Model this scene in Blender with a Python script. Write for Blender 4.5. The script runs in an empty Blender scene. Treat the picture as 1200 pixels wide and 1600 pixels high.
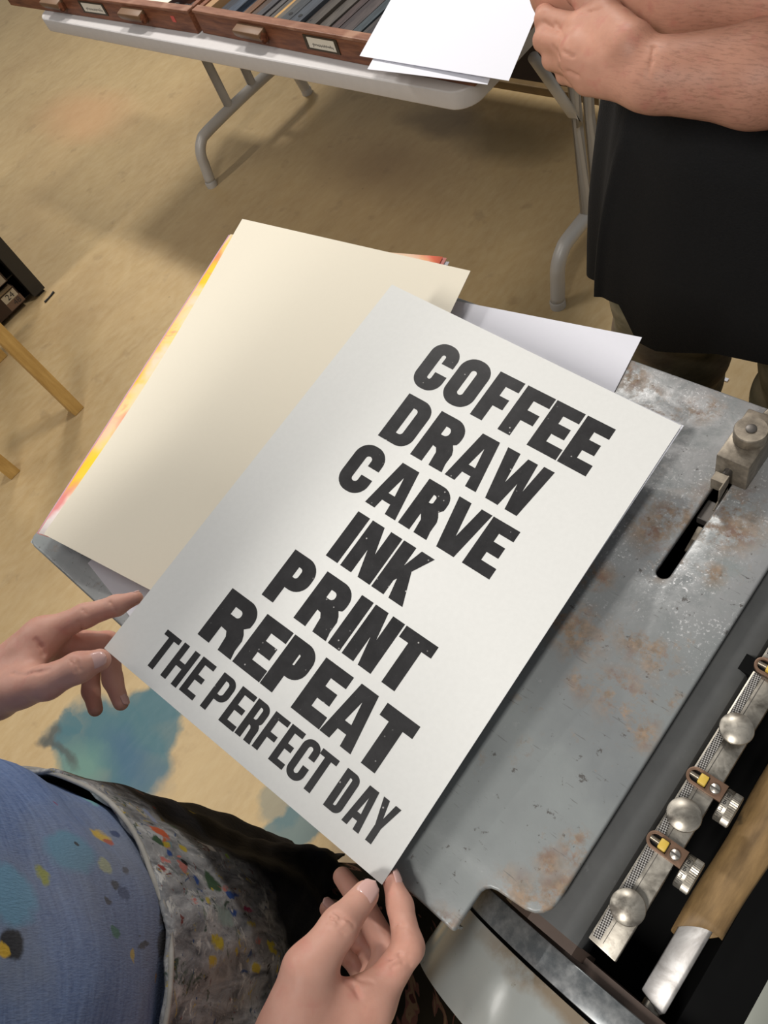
import bpy, bmesh, math, random
import numpy as np
from mathutils import Vector, Matrix

# ------------------------------------------------------------------ camera, world, lights, exposure
SC = bpy.context.scene
COL = SC.collection
H = 1.63                      # camera height
ZB = 1.04                     # feed board height
RM = np.array([[0.7349, 0.4285, -0.5257], [0.6127, -0.7517, 0.2438], [-0.2907, -0.5012, -0.8150]])
U_, _s, V_ = np.linalg.svd(RM)
RM = U_ @ V_                  # rows: world x, y, z in camera axes (right, down, forward)
cd = bpy.data.cameras.new('camera')
cam = bpy.data.objects.new('camera', cd)
COL.objects.link(cam)
cd.sensor_fit = 'AUTO'; cd.sensor_width = 36.0; cd.lens = 27.0
cd.clip_start = 0.02; cd.clip_end = 50
r_, d_, f_ = RM[:, 0], RM[:, 1], RM[:, 2]
mw = Matrix(((r_[0], -d_[0], -f_[0], 0), (r_[1], -d_[1], -f_[1], 0), (r_[2], -d_[2], -f_[2], H), (0, 0, 0, 1)))
cam.matrix_world = mw
SC.camera = cam
SC.view_settings.view_transform = 'Standard'
SC.view_settings.look = 'None'
SC.view_settings.gamma = 1.0
SC.view_settings.exposure = 0.0
SC.view_settings.use_curve_mapping = False

W = bpy.data.worlds.new('world'); SC.world = W; W.use_nodes = True
bg = W.node_tree.nodes['Background']
bg.inputs[0].default_value = (0.96, 0.98, 1.0, 1)
bg.inputs[1].default_value = 0.22

def tube_light(name, loc, power, sx=1.25, sy=0.22, col=(1.0, 0.96, 0.91), rz=0.0):
    l = bpy.data.lights.new(name, 'AREA'); l.shape = 'RECTANGLE'; l.size = sx; l.size_y = sy
    l.energy = power; l.color = col
    o = bpy.data.objects.new(name, l); o.location = loc; o.rotation_euler = (0, 0, rz); COL.objects.link(o)
    return o
# two rows of fluorescent fittings on a ceiling 3.1 m up
tube_light('ceiling_lamp', (-1.45, 1.8, 3.05), 43, sx=.6)
tube_light('ceiling_lamp', (-3.65, 1.7, 3.05), 47, sx=.6)
tube_light('ceiling_lamp', (0.0, -1.6, 3.05), 66, sx=.25, sy=1.2)
tube_light('ceiling_lamp', (-2.9, -.45, 3.05), 26, sx=.07, sy=1.25)

# ------------------------------------------------------------------ helpers
def ray(u, v):
    return RM @ np.array([(u - 600) / 1200.0, (v - 800) / 1200.0, 1.0])
def at(u, v, z):
    """point of the horizontal plane at height z seen along the given direction"""
    d = ray(u, v); t = (z - H) / d[2]
    return np.array([d[0] * t, d[1] * t, z])
def at_y(u, v, y):
    d = ray(u, v); t = y / d[1]
    return np.array([d[0] * t, y, H + d[2] * t])
def at_x(u, v, x):
    d = ray(u, v); t = x / d[0]
    return np.array([x, d[1] * t, H + d[2] * t])
def xy(u, v, z):
    return at(u, v, z)[:2]
def lin(*c):
    def f(x):
        x /= 255.0
        return x / 12.92 if x <= 0.04045 else ((x + 0.055) / 1.055) ** 2.4
    return (f(c[0]), f(c[1]), f(c[2]), 1.0)

def wloc(o):
    p = Vector((0, 0, 0))
    while o is not None:
        p += o.location; o = o.parent
    return p
def tag(o, label=None, cat=None, group=None, kind=None):
    if label: o['label'] = label
    if cat: o['category'] = cat
    if group: o['group'] = group
    if kind: o['kind'] = kind
    return o
def empty(name, loc, label, cat, group=None):
    o = bpy.data.objects.new(name, None); COL.objects.link(o)
    o.location = Vector([float(c) for c in loc]); o.empty_display_size = 0.05
    return tag(o, label, cat, group)
def obj(name, geo, mat, parent=None, smooth=False, bevel=0, seg=2, auto=None, recalc=True):
    """links world-space geometry (verts, faces) as ONE mesh object"""
    V, F = geo
    V = [Vector([float(c) for c in v]) for v in V]
    if parent is not None:
        off = wloc(parent); V = [v - off for v in V]; org = Vector((0, 0, 0))
    else:
        lo = [min(v[i] for v in V) for i in range(3)]; hi = [max(v[i] for v in V) for i in range(3)]
        org = Vector(((lo[0] + hi[0]) / 2, (lo[1] + hi[1]) / 2, lo[2])); V = [v - org for v in V]
    bm = bmesh.new()
    bv = [bm.verts.new(v) for v in V]
    for f in F:
        try: bm.faces.new([bv[i] for i in f])
        except ValueError: pass
    if recalc: bmesh.ops.recalc_face_normals(bm, faces=bm.faces)
    if bevel:
        ed = [e for e in bm.edges if len(e.link_faces) == 2 and e.calc_face_angle(0) > 0.5]
        bmesh.ops.bevel(bm, geom=ed, offset=bevel, segments=seg, profile=0.5, affect='EDGES', clamp_overlap=True)
    me = bpy.data.meshes.new(name); bm.to_mesh(me); bm.free()
    for p in me.polygons: p.use_smooth = bool(smooth or auto)
    if auto:
        try: me.set_sharp_from_angle(angle=auto)
        except Exception: pass
    if mat is not None: me.materials.append(mat)
    o = bpy.data.objects.new(name, me); o.location = org
    COL.objects.link(o)
    if parent is not None: o.parent = parent
    return o
def join(*gs):
    V, F = [], []
    for v, f in gs:
        n = len(V); V += list(v); F += [tuple(i + n for i in q) for q in f]
    return V, F
def box(x0, x1, y0, y1, z0, z1):
    V = [(x, y, z) for z in (z0, z1) for y in (y0, y1) for x in (x0, x1)]
    return V, [(0, 2, 3, 1), (4, 5, 7, 6), (0, 1, 5, 4), (2, 6, 7, 3), (0, 4, 6, 2), (1, 3, 7, 5)]
def prism(poly, z0, z1):
    n = len(poly)
    V = [(p[0], p[1], z0) for p in poly] + [(p[0], p[1], z1) for p in poly]
    F = [tuple(range(n))[::-1], tuple(range(n, 2 * n))] + [(i, (i + 1) % n, n + (i + 1) % n, n + i) for i in range(n)]
    return V, F
def frame_of(d):
    d = Vector([float(c) for c in d]).normalized()
    a = Vector((0, 0, 1)) if abs(d.z) < 0.9 else Vector((1, 0, 0))
    u = d.cross(a).normalized(); w = u.cross(d).normalized()
    return u, w, d
def tube(path, r, n=14, caps=True, flat=None, twist=0):
    """round (or flattened) tube along a path; r a number or one per point; flat=(a,b) radii factors"""
    P = [Vector([float(c) for c in p]) for p in path]
    R = [r] * len(P) if not hasattr(r, '__len__') else list(r)
    V, F = [], []; pu = None
    for i, p in enumerate(P):
        d = (P[min(i + 1, len(P) - 1)] - P[max(i - 1, 0)]).normalized()
        if pu is None: pu, pw, _ = frame_of(d)
        else:
            pu = (pu - d * pu.dot(d)).normalized(); pw = d.cross(pu).normalized()
        fa, fb = flat or (1, 1)
        for k in range(n):
            a = 2 * math.pi * k / n + twist
            V.append(p + pu * (R[i] * fa * math.cos(a)) + pw * (R[i] * fb * math.sin(a)))
    for i in range(len(P) - 1):
        for k in range(n):
            F.append((i * n + k, i * n + (k + 1) % n, (i + 1) * n + (k + 1) % n, (i + 1) * n + k))
    if caps:
        F.append(tuple(range(n))[::-1]); F.append(tuple(range((len(P) - 1) * n, len(P) * n)))
    return V, F
def lathe(prof, c, axis=(0, 0, 1), n=32):
    """profile [(radius, height)] turned about an axis through c"""
    u, w, d = frame_of(axis); c = Vector([float(k) for k in c])
    V, F = [], []
    for r, h in prof:
        for k in range(n):
            a = 2 * math.pi * k / n
            V.append(c + d * h + u * (r * math.cos(a)) + w * (r * math.sin(a)))
    for i in range(len(prof) - 1):
        for k in range(n):
            F.append((i * n + k, i * n + (k + 1) % n, (i + 1) * n + (k + 1) % n, (i + 1) * n + k))
    F.append(tuple(range(n))[::-1]); F.append(tuple(range((len(prof) - 1) * n, len(prof) * n)))
    return V, F
def spline(pts, n=8, closed=False):
    """Catmull-Rom through points"""
    P = [np.array(p, float) for p in pts]; out = []
    m = len(P)
    for i in range(m if closed else m - 1):
        if closed: a, b, c, d = P[(i - 1) % m], P[i], P[(i + 1) % m], P[(i + 2) % m]
        else: a, b, c, d = P[max(i - 1, 0)], P[i], P[i + 1], P[min(i + 2, m - 1)]
        for k in range(n):
            t = k / n
            out.append(0.5 * (2 * b + (c - a) * t + (2 * a - 5 * b + 4 * c - d) * t * t + (3 * b - a - 3 * c + d) * t ** 3))
    if not closed: out.append(P[-1])
    return out
def sheet(bl, br, tr, tl, n=14, th=0.00035, bump=None):
    """a sheet of paper with real thickness over four corners; bump(s,t) lifts it"""
    bl, br, tr, tl = [np.array(p, float) for p in (bl, br, tr, tl)]
    V, F = [], []
    for top in (1, 0):
        for j in range(n + 1):
            for i in range(n + 1):
                s, t = i / n, j / n
                p = (bl * (1 - s) + br * s) * (1 - t) + (tl * (1 - s) + tr * s) * t
                if bump is not None:
                    b_ = bump(s, t); p = p + (b_ if hasattr(b_, '__len__') else np.array([0, 0, b_]))
                V.append(p + np.array([0, 0, 0 if top else -th]))
    N = (n + 1) ** 2
    g = lambda i, j: j * (n + 1) + i
    for j in range(n):
        for i in range(n):
            F.append((g(i, j), g(i + 1, j), g(i + 1, j + 1), g(i, j + 1)))
            F.append((N + g(i, j), N + g(i, j + 1), N + g(i + 1, j + 1), N + g(i + 1, j)))
    rim = [g(i, 0) for i in range(n)] + [g(n, j) for j in range(n)] + [g(n - i, n) for i in range(n)] + [g(0, n - j) for j in range(n)]
    for k in range(len(rim)):
        a, b = rim[k], rim[(k + 1) % len(rim)]
        F.append((a, N + a, N + b, b))
    return V, F
def plate(contours, th, place):
    """flat plate from 2D contours (holes by even-odd); place maps (x, y, h) to world"""
    cu = bpy.data.curves.new('tmp', 'CURVE'); cu.dimensions = '2D'; cu.fill_mode = 'BOTH'; cu.extrude = th / 2
    for c in contours:
        sp = cu.splines.new('POLY'); sp.points.add(len(c) - 1); sp.use_cyclic_u = True
        for k, p in enumerate(c): sp.points[k].co = (p[0], p[1], 0, 1)
    o = bpy.data.objects.new('tmp', cu); COL.objects.link(o)
    dg = bpy.context.evaluated_depsgraph_get()
    me = bpy.data.meshes.new_from_object(o.evaluated_get(dg))
    bm = bmesh.new(); bm.from_mesh(me); bmesh.ops.remove_doubles(bm, verts=bm.verts, dist=1e-6)
    V = [place(v.co.x, v.co.y, v.co.z + th / 2) for v in bm.verts]
    bm.verts.index_update()
    F = [tuple(v.index for v in f.verts) for f in bm.faces]
    bm.free(); bpy.data.objects.remove(o); bpy.data.curves.remove(cu); bpy.data.meshes.remove(me)
    return V, F
def text_geo(s, size, th, place, sx=1.0):
    """lettering from the built-in font"""
    cu = bpy.data.curves.new('tmp', 'FONT'); cu.body = s; cu.size = size; cu.extrude = th / 2; cu.align_x = 'CENTER'; cu.align_y = 'CENTER'
    o = bpy.data.objects.new('tmp', cu); COL.objects.link(o)
    dg = bpy.context.evaluated_depsgraph_get()
    me = bpy.data.meshes.new_from_object(o.evaluated_get(dg))
    V = [place(v.co.x * sx, v.co.y, v.co.z + th / 2) for v in me.vertices]
    F = [tuple(p.vertices) for p in me.polygons]
    bpy.data.objects.remove(o); bpy.data.curves.remove(cu); bpy.data.meshes.remove(me)
    return V, F

# ------------------------------------------------------------------ materials
class M:
    def __init__(s, name, rough=0.6, metal=0.0, spec=0.5):
        s.m = bpy.data.materials.new(name); s.m.use_nodes = True
        s.nt = s.m.node_tree; s.b = s.nt.nodes['Principled BSDF']
        s.b.inputs['Roughness'].default_value = rough; s.b.inputs['Metallic'].default_value = metal
        s.b.inputs['Specular IOR Level'].default_value = spec
        g = s.nt.nodes.new('ShaderNodeNewGeometry'); s.pos = g.outputs['Position']
    def n(s, t, **kw):
        o = s.nt.nodes.new(t)
        for k, v in kw.items(): setattr(o, k, v)
        return o
    def put(s, sock, v):
        if hasattr(v, 'is_output'): s.nt.links.new(v, sock)
        else: sock.default_value = v
    def math(s, op, a, b=0.0, clamp=False):
        o = s.n('ShaderNodeMath', operation=op, use_clamp=clamp); s.put(o.inputs[0], a); s.put(o.inputs[1], b); return o.outputs[0]
    def vec(s, op, a, b):
        o = s.n('ShaderNodeVectorMath', operation=op); s.put(o.inputs[0], a); s.put(o.inputs[1], b)
        return o.outputs['Value'] if op in ('LENGTH', 'DOT_PRODUCT') else o.outputs[0]
    def rot(s, a, off=(0, 0, 0), scale=(1, 1, 1)):
        o = s.n('ShaderNodeMapping'); s.put(o.inputs[0], s.pos); o.inputs[1].default_value = off
        o.inputs[2].default_value = a; o.inputs[3].default_value = scale; return o.outputs[0]
    def noise(s, scale, detail=3, rough=0.55, vec=None, dist=0.0, color=False):
        o = s.n('ShaderNodeTexNoise'); s.put(o.inputs['Vector'], vec if vec is not None else s.pos)
        o.inputs['Scale'].default_value = scale; o.inputs['Detail'].default_value = detail
        o.inputs['Roughness'].default_value = rough; o.inputs['Distortion'].default_value = dist
        return o.outputs['Color' if color else 'Fac']
    def voro(s, scale, vec=None, feature='F1', out='Distance'):
        o = s.n('ShaderNodeTexVoronoi', feature=feature); s.put(o.inputs['Vector'], vec if vec is not None else s.pos)
        o.inputs['Scale'].default_value = scale; return o.outputs[out]
    def ramp(s, fac, a, b, lo=0.0, hi=1.0):
        o = s.n('ShaderNodeMapRange'); o.clamp = True; s.put(o.inputs[0], fac)
        o.inputs[1].default_value = a; o.inputs[2].default_value = b; o.inputs[3].default_value = lo; o.inputs[4].default_value = hi
        return o.outputs[0]
    def mix(s, fac, a, b):
        o = s.n('ShaderNodeMix', data_type='RGBA'); s.put(o.inputs[0], fac); s.put(o.inputs[6], a); s.put(o.inputs[7], b); return o.outputs[2]
    def warp(s, amp, scale, vec=None, detail=3):
        base = vec if vec is not None else s.pos
        c = s.noise(scale, detail, vec=base, color=True)
        c = s.vec('SUBTRACT', c, (0.5, 0.5, 0.5)); c = s.vec('MULTIPLY', c, (amp, amp, amp))
        return s.vec('ADD', base, c)
    def blob(s, vec, c, r, soft=0.25):
        """1 inside an ellipsoid of radii r about c, soft edge"""
        if not hasattr(r, '__len__'): r = (r, r, r)
        o = s.vec('SUBTRACT', vec, tuple(float(k) for k in c))
        o = s.vec('MULTIPLY', o, tuple(1.0 / k for k in r))
        return s.ramp(s.vec('LENGTH', o, (0, 0, 0)), 1 - soft, 1 + soft, 1.0, 0.0)
    def color(s, c): s.put(s.b.inputs['Base Color'], c); return s
    def rough(s, v): s.put(s.b.inputs['Roughness'], v); return s
    def bump(s, h, strength=0.3, dist=0.002):
        o = s.n('ShaderNodeBump'); o.inputs['Strength'].default_value = strength; o.inputs['Distance'].default_value = dist
        s.put(o.inputs['Height'], h); s.nt.links.new(o.outputs[0], s.b.inputs['Normal']); return s
def simple(name, c, rough=0.6, metal=0.0, var=0.12, scale=30, bump=0.0, bscale=200, spec=0.5):
    m = M(name, rough, metal, spec)
    d = tuple(k * (1 - var) for k in c[:3]) + (1,); e = tuple(min(1, k * (1 + var)) for k in c[:3]) + (1,)
    m.color(m.mix(m.noise(scale, 4), d, e))
    if bump: m.bump(m.noise(bscale, 3), bump, 0.001)
    return m.m

# ------------------------------------------------------------------ floor
fm = M('floor_linoleum', 0.42, 0, 0.4)
g1 = fm.noise(3.0, 5, 0.6, vec=fm.rot((0, 0, -0.35), scale=(3, 1, 1)))
g2 = fm.noise(26, 5, 0.65, vec=fm.rot((0, 0, -0.4), scale=(1.8, .7, 1)))
g3 = fm.noise(1.3, 3)
c = fm.mix(fm.ramp(g1, 0.3, 0.7), lin(172, 146, 104), lin(186, 160, 115))
c = fm.mix(fm.ramp(g2, 0.35, 0.75, 0, 0.45), c, lin(202, 182, 144))
c = fm.mix(fm.ramp(g3, 0.45, 0.7, 0, 0.35), c, lin(165, 135, 96))
c = fm.mix(fm.ramp(fm.noise(9, 4, vec=fm.pos), 0.62, 0.7, 0, 0.25), c, lin(122, 100, 74))
w1 = fm.warp(0.12, 5.0, detail=5)
pinkish = fm.blob(w1, at(135, 180, 0), (0.30, 0.16, 1), 0.5)
c = fm.mix(fm.math('MULTIPLY', pinkish, 0.35), c, lin(205, 150, 110))
w2 = fm.warp(0.12, 8.0, detail=6)
def floor_patch(c, u, v, r, col, op, soft=0.12):
    b = fm.blob(w2, at(u, v, 0), r, soft)
    return fm.mix(fm.math('MULTIPLY', b, op), c, col)
for u, v, r, op in ((150, 1172, (.15, .10, 1), .85), (195, 1160, (.16, .09, 1), .9), (235, 1120, (.10, .08, 1), .9), (262, 1085, (.07, .08, 1), .8),
                    (110, 1165, (.10, .04, 1), .55), (108, 1128, (.035, .03, 1), .8), (100, 1150, (.02, .05, 1), .5),
                    (462, 1285, (.05, .09, 1), .8), (445, 1240, (.05, .07, 1), .45)):
    c = floor_patch(c, u, v, r, lin(66, 104, 112), op)  # teal paint stains
c = floor_patch(c, 205, 1185, (.10, .04, 1), lin(58, 92, 116), .7, .6)
c = floor_patch(c, 125, 1195, (.06, .05, 1), lin(104, 140, 124), .7, .6)
for u, v, r in ((80, 1155, (.03, .012, 1)), (100, 1180, (.045, .01, 1)), (85, 1140, (.02, .02, 1))):
    c = floor_patch(c, u, v, r, lin(70, 72, 68), .75, .5)
c = floor_patch(c, 560, 1330, (.05, .04, 1), lin(150, 130, 110), .5, .5)
c = floor_patch(c, 590, 260, (.22, .12, 1), lin(120, 92, 66), .35, .6)  # from here, browner patches on the floor under the table
c = floor_patch(c, 790, 220, (.18, .10, 1), lin(96, 84, 58), .55, .5)
c = floor_patch(c, 690, 190, (.16, .07, 1), lin(70, 58, 40), .5, .5)
# scattered dark scuffs
sc = fm.ramp(fm.voro(9, vec=fm.warp(.05, 40)), 0.0, 0.05, 1.0, 0.0)
sc = fm.math('MULTIPLY', sc, fm.ramp(fm.noise(2.2), .52, .6))
c = fm.mix(fm.math('MULTIPLY', sc, .7), c, lin(70, 58, 44))
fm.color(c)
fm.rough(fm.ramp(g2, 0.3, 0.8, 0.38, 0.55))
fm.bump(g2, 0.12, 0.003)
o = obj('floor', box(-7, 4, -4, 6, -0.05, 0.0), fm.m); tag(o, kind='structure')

# ------------------------------------------------------------------ common materials
paint_white = simple('table_white_plastic', lin(196, 192, 190), 0.45, 0, 0.06, 60, 0.25, 400)
leg_grey = simple('powder_coated_grey_steel', lin(184, 180, 174), 0.4, 0.1, 0.08, 20)
paper_white = simple('white_paper', lin(224, 224, 231), 0.75, 0, 0.012, 300, 0.04, 900, 0.2)
paper_cream = simple('cream_paper', lin(233, 225, 206), 0.8, 0, 0.012, 200, 0.05, 800, 0.2)
ink_m = M('printing_ink', 0.42, 0, 0.45)
sp = ink_m.ramp(ink_m.noise(900, 2, .5), .70, .78, 0, .55)
sp2 = ink_m.ramp(ink_m.voro(150), 0.02, .13, 1.0, 0.0)
sp2 = ink_m.math('MULTIPLY', sp2, ink_m.ramp(ink_m.noise(38, 2), .53, .59))
ci = ink_m.mix(ink_m.ramp(ink_m.noise(60, 5, .7), .35, .8), lin(30, 29, 30), lin(50, 49, 50))
ci = ink_m.mix(sp, ci, lin(92, 90, 90))
ci = ink_m.mix(sp2, ci, lin(215, 212, 208))
ink_m.color(ci); ink_m = ink_m.m
steel = M('worn_steel', 0.36, 0.85)
ns = steel.noise(55, 6, .65, dist=.6)
cs = steel.mix(steel.ramp(ns, .3, .7), lin(122, 116, 106), lin(196, 190, 178))
cs = steel.mix(steel.ramp(steel.noise(28, 5, .7), .56, .68, 0, .8), cs, lin(86, 80, 72))
steel.color(cs); steel.rough(steel.ramp(ns, .3, .7, .28, .5)); steel_b = steel; steel = steel.m
steel_dark = simple('dark_steel', lin(96, 92, 88), 0.42, 0.7, 0.2, 60)
black_iron = simple('black_machine_iron', lin(22, 22, 22), 0.6, 0.1, 0.3, 40)
dark_wood = M('dark_stained_wood', 0.5)
gw = dark_wood.noise(14, 5, .6, vec=dark_wood.rot((0, 0, 0), scale=(1, 9, 9)))
dark_wood.color(dark_wood.mix(dark_wood.ramp(gw, .3, .72), lin(84, 46, 30), lin(138, 86, 58)))
dark_wood.bump(gw, .12, .002); dark_wood = dark_wood.m
rail_wood = M('worn_drawer_edge_wood', 0.5)
gw = rail_wood.noise(18, 5, .65, vec=rail_wood.rot((0, 0, 0), scale=(1, 6, 6)))
cw = rail_wood.mix(rail_wood.ramp(gw, .3, .7), lin(112, 70, 50), lin(146, 102, 78))
cw = rail_wood.mix(rail_wood.ramp(rail_wood.noise(7, 2), .6, .66, 0, .6), cw, lin(172, 134, 110))
rail_wood.color(cw); rail_wood = rail_wood.m
pale_wood = M('pale_pine', 0.55)
gw = pale_wood.noise(9, 4, .6, vec=pale_wood.rot((0, 0, 0), scale=(8, 8, 1)))
pale_wood.color(pale_wood.mix(pale_wood.ramp(gw, .3, .7), lin(176, 138, 74), lin(204, 166, 98))); pale_wood = pale_wood.m

# ------------------------------------------------------------------ the proof press
press = empty('proof_press', (-0.35, 0.2, 0), 'old grey painted metal proof press with rusty worn feed board under the poster', 'printing press')
bmat = M('worn_grey_press_paint', 0.34, 0.12, 0.5)
p = bmat.pos
big = bmat.noise(7, 5, .6); mid = bmat.noise(38, 6, .65, dist=.4); fine = bmat.noise(190, 4, .6)
c = bmat.mix(bmat.ramp(big, .35, .7), lin(124, 127, 127), lin(139, 144, 143))
c = bmat.mix(bmat.ramp(bmat.noise(16, 4), .5, .7, 0, .5), c, lin(112, 116, 118))
wp = bmat.warp(.035, 22, detail=5)
def zone(pts, soft=.5):
    m_ = None
    for u, v, r in pts:
        b = bmat.blob(wp, at(u, v, ZB), (r[0], r[1], .2) if hasattr(r, '__len__') else (r, r, .2), soft)
        m_ = b if m_ is None else bmat.math('MAXIMUM', m_, b)
    return m_
# bare scratched metal towards the register guide
bare = zone([(1080, 660, .10), (1170, 800, .09), (1060, 760, .05), (1150, 880, .05)], .55)
bare = bmat.math('MULTIPLY', bare, bmat.ramp(mid, .36, .56))
bare = bmat.math('MAXIMUM', bare, bmat.ramp(bmat.noise(70, 6, .75), .63, .72, 0, .5))
c = bmat.mix(bmat.math('MULTIPLY', bare, .75), c, lin(176, 176, 176))
flecks = bmat.math('MULTIPLY', bmat.math('MULTIPLY', bmat.ramp(bmat.noise(420, 5, .7), .56, .64), bmat.ramp(bmat.noise(30, 4, .6), .42, .62)), zone([(1100, 690, .14), (1120, 860, .09)], .5))
c = bmat.mix(bmat.math('MULTIPLY', flecks, .9), c, lin(226, 226, 226))
dk = bmat.ramp(bmat.noise(120, 5, .7), .635, .68, 0, .8)
c = bmat.mix(dk, c, lin(72, 66, 62))
# rust
rz = zone([(895, 985, (.022, .018)), (870, 960, .014), (965, 1085, (.020, .018)), (985, 1110, (.015, .022)), (1005, 1140, (.012, .012)), (910, 1070, .012),
           (845, 1415, (.03, .012)), (872, 1385, .012), (900, 1330, .010), (780, 1400, (.014, .008)), (1040, 880, .012), (1040, 650, .016), (1010, 620, .014),
           (1060, 810, (.022, .02)), (1020, 830, .018), (1125, 800, (.022, .03)), (1150, 830, .02), (1100, 640, .012), (1110, 900, .010), (930, 900, .012),
           (1015, 1020, (.026, .012)), (1055, 1090, .010), (860, 1340, .008), (700, 1450, (.012, .008)), (820, 1160, .006), (985, 585, .02)], .6)
rust = bmat.math('MULTIPLY', rz, bmat.ramp(bmat.math('ADD', bmat.math('MULTIPLY', bmat.noise(26, 6, .7), .6), bmat.math('MULTIPLY', bmat.noise(110, 6, .75), .4)), .46, .54))
scat = bmat.math('MULTIPLY', bmat.ramp(bmat.noise(55, 6, .7), .60, .68), bmat.ramp(bmat.noise(10, 2), .5, .62))
rust = bmat.math('MAXIMUM', rust, bmat.math('MULTIPLY', scat, .8))
cr = bmat.mix(bmat.ramp(fine, .35, .65), lin(116, 98, 78), lin(150, 124, 98))
cr = bmat.mix(bmat.ramp(bmat.noise(90, 3), .5, .7), cr, lin(116, 82, 62))
c = bmat.mix(bmat.math('MULTIPLY', rust, .82), c, cr)
# long fine scratches
s1 = bmat.ramp(bmat.noise(60, 2, .5, vec=bmat.rot((0, 0, .7), scale=(1, 14, 1))), .70, .73, 0, .55)
c = bmat.mix(s1, c, lin(84, 80, 78))
bmat.color(c)
rr_ = bmat.ramp(mid, .3, .7, .27, .42)
bmat.rough(bmat.math('ADD', rr_, bmat.math('MULTIPLY', rust, .35), True))
bmat.put(bmat.b.inputs['Metallic'], bmat.math('MULTIPLY', bare, .5))
bmat.bump(bmat.math('ADD', mid, bmat.math('MULTIPLY', fine, .5)), .18, .0012)
bmat = bmat.m

notch = [xy(u, v, ZB) for u, v in ((708, 1456), (738, 1411), (750, 1393), (757, 1388), (766, 1387), (776, 1391), (799, 1407), (820, 1421), (834, 1426), (848, 1426), (861, 1420), (871, 1410))]
outline = [(-.718, .431), (-.718, -.050), (-.714, -.056), (-.706, -.058)] + [tuple(q) for q in notch] + [(-.0755, .40), (-.078, .425), (-.084, .431)]
e0 = at(1037, 893, ZB); e1 = at(1152, 718, ZB); hw = .0058
slot = [(e0[0] + hw * math.cos(a), e0[1] + hw * math.sin(a)) for a in np.linspace(math.pi, 2 * math.pi, 11)] + \
       [(e0[0] + hw * math.cos(a), .385 + hw * math.sin(a)) for a in np.linspace(0, math.pi, 9)]
BT = .008
obj('feed_board', plate([outline, slot], BT, lambda x, y, h: (x, y, ZB - BT + h)), bmat, press, bevel=.0022, seg=3, auto=.6)
o = obj('board_lip', join(box(-.716, -.121, -.0572, -.0552, ZB - .030, ZB - .002), box(-.717, -.715, -.055, .43, ZB - .030, ZB - .002), box(-.715, -.09, .428, .430, ZB - .03, ZB - .002)), bmat, press)
iron = simple('dark_machine_paint', lin(46, 48, 48), .5, .1, .25, 20)
obj('machine_body', box(-.60, -.10, .035, .40, .12, .99), iron, press, bevel=.02)
obj('machine_frame', join(box(-.12, .62, .02, .06, .10, .80), box(-.12, .62, .44, .50, .10, .80), box(-.12, .62, .06, .44, .10, .14)), iron, press, bevel=.01)
obj('board_bracket', box(-.60, -.575, .06, .38, .96, ZB - BT), iron, press); obj('board_bracket', box(-.16, -.135, .06, .22, .96, ZB - BT), iron, press)
gap_black = simple('gap_shade_iron', lin(9, 9, 9), .8, 0, .3, 40, spec=.15)  # near-black: the darkness of the cylinder gap is put into the colour
# cylinder and the parts round its gap
strip_m = M('dark_grey_cylinder_packing', .5)
ns_ = strip_m.noise(24, 5, .65); cc = strip_m.mix(strip_m.ramp(ns_, .3, .75), lin(78, 79, 79), lin(92, 93, 92))
cc = strip_m.mix(strip_m.ramp(strip_m.noise(60, 4, .6, vec=strip_m.rot((0, 0, .4), scale=(3, 1, 1))), .68, .74, 0, .35), cc, lin(128, 130, 130)); strip_m.color(cc); strip_m = strip_m.m
prof = [(-.120, .99), (-.112, 1.008), (-.098, 1.018), (-.080, 1.022), (-.062, 1.022), (-.056, 1.0205), (-.0515, 1.017), (-.049, 1.010), (-.0485, .98), (-.0485, .94), (-.120, .94)]
def extrude_y(prof, y0, y1):
    n = len(prof)
    V = [(x, y0, z) for x, z in prof] + [(x, y1, z) for x, z in prof]
    return V, [tuple(range(n)), tuple(range(n, 2 * n))[::-1]] + [(i, (i + 1) % n, n + (i + 1) % n, n + i) for i in range(n)]
obj('cylinder_packing', extrude_y(prof, -.014, .52), strip_m, press, auto=.5)
brown_iron = simple('brown_oiled_iron', lin(88, 74, 66), .45, .3, .2, 50)
obj('packing_clamp', extrude_y([(-.112, .985), (-.104, 1.004), (-.088, 1.0135), (-.052, 1.0125), (-.046, 1.003), (-.040, .985)], -.0215, -.0135), brown_iron, press, auto=.5)
cx, cz = -.02, .86
def arc_band(r0, r1, y0, y1, a0, a1, n=40):
    V, F = [], []
    for i in range(n + 1):
        a = a0 + (a1 - a0) * i / n
        for r, y in ((r0, y0), (r1, y0), (r1, y1), (r0, y1)):
            V.append((cx - r * math.cos(a), y, cz + r * math.sin(a)))
    for i in range(n):
        for k in range(4):
            F.append((4 * i + k, 4 * i + (k + 1) % 4, 4 * i + 4 + (k + 1) % 4, 4 * i + 4 + k))
    F += [(0, 1, 2, 3), (4 * n, 4 * n + 3, 4 * n + 2, 4 * n + 1)]
    return V, F
ring_m = M('grey_bearer_ring_paint', .32, .45)
nr = ring_m.noise(70, 5, .65); ring_m.color(ring_m.mix(ring_m.ramp(nr, .4, .65), lin(100, 104, 106), lin(138, 140, 140))); ring_m.rough(ring_m.ramp(nr, .3, .7, .25, .45)); ring_m = ring_m.m
obj('bearer_ring', arc_band(.11, .150, -.0445, -.0245, .15, 2.9), ring_m, press, auto=.5, bevel=.0012)
obj('ring_ledge', arc_band(.10, .141, -.0245, -.0165, .2, 2.9), brown_iron, press, auto=.5)
fen_m = M('glossy_grey_cover_paint', .24, .0, .6)
nf = fen_m.noise(30, 5, .65); cf = fen_m.mix(fen_m.ramp(fen_m.noise(10, 3), .3, .7), lin(138, 141, 138), lin(152, 156, 152))
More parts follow.
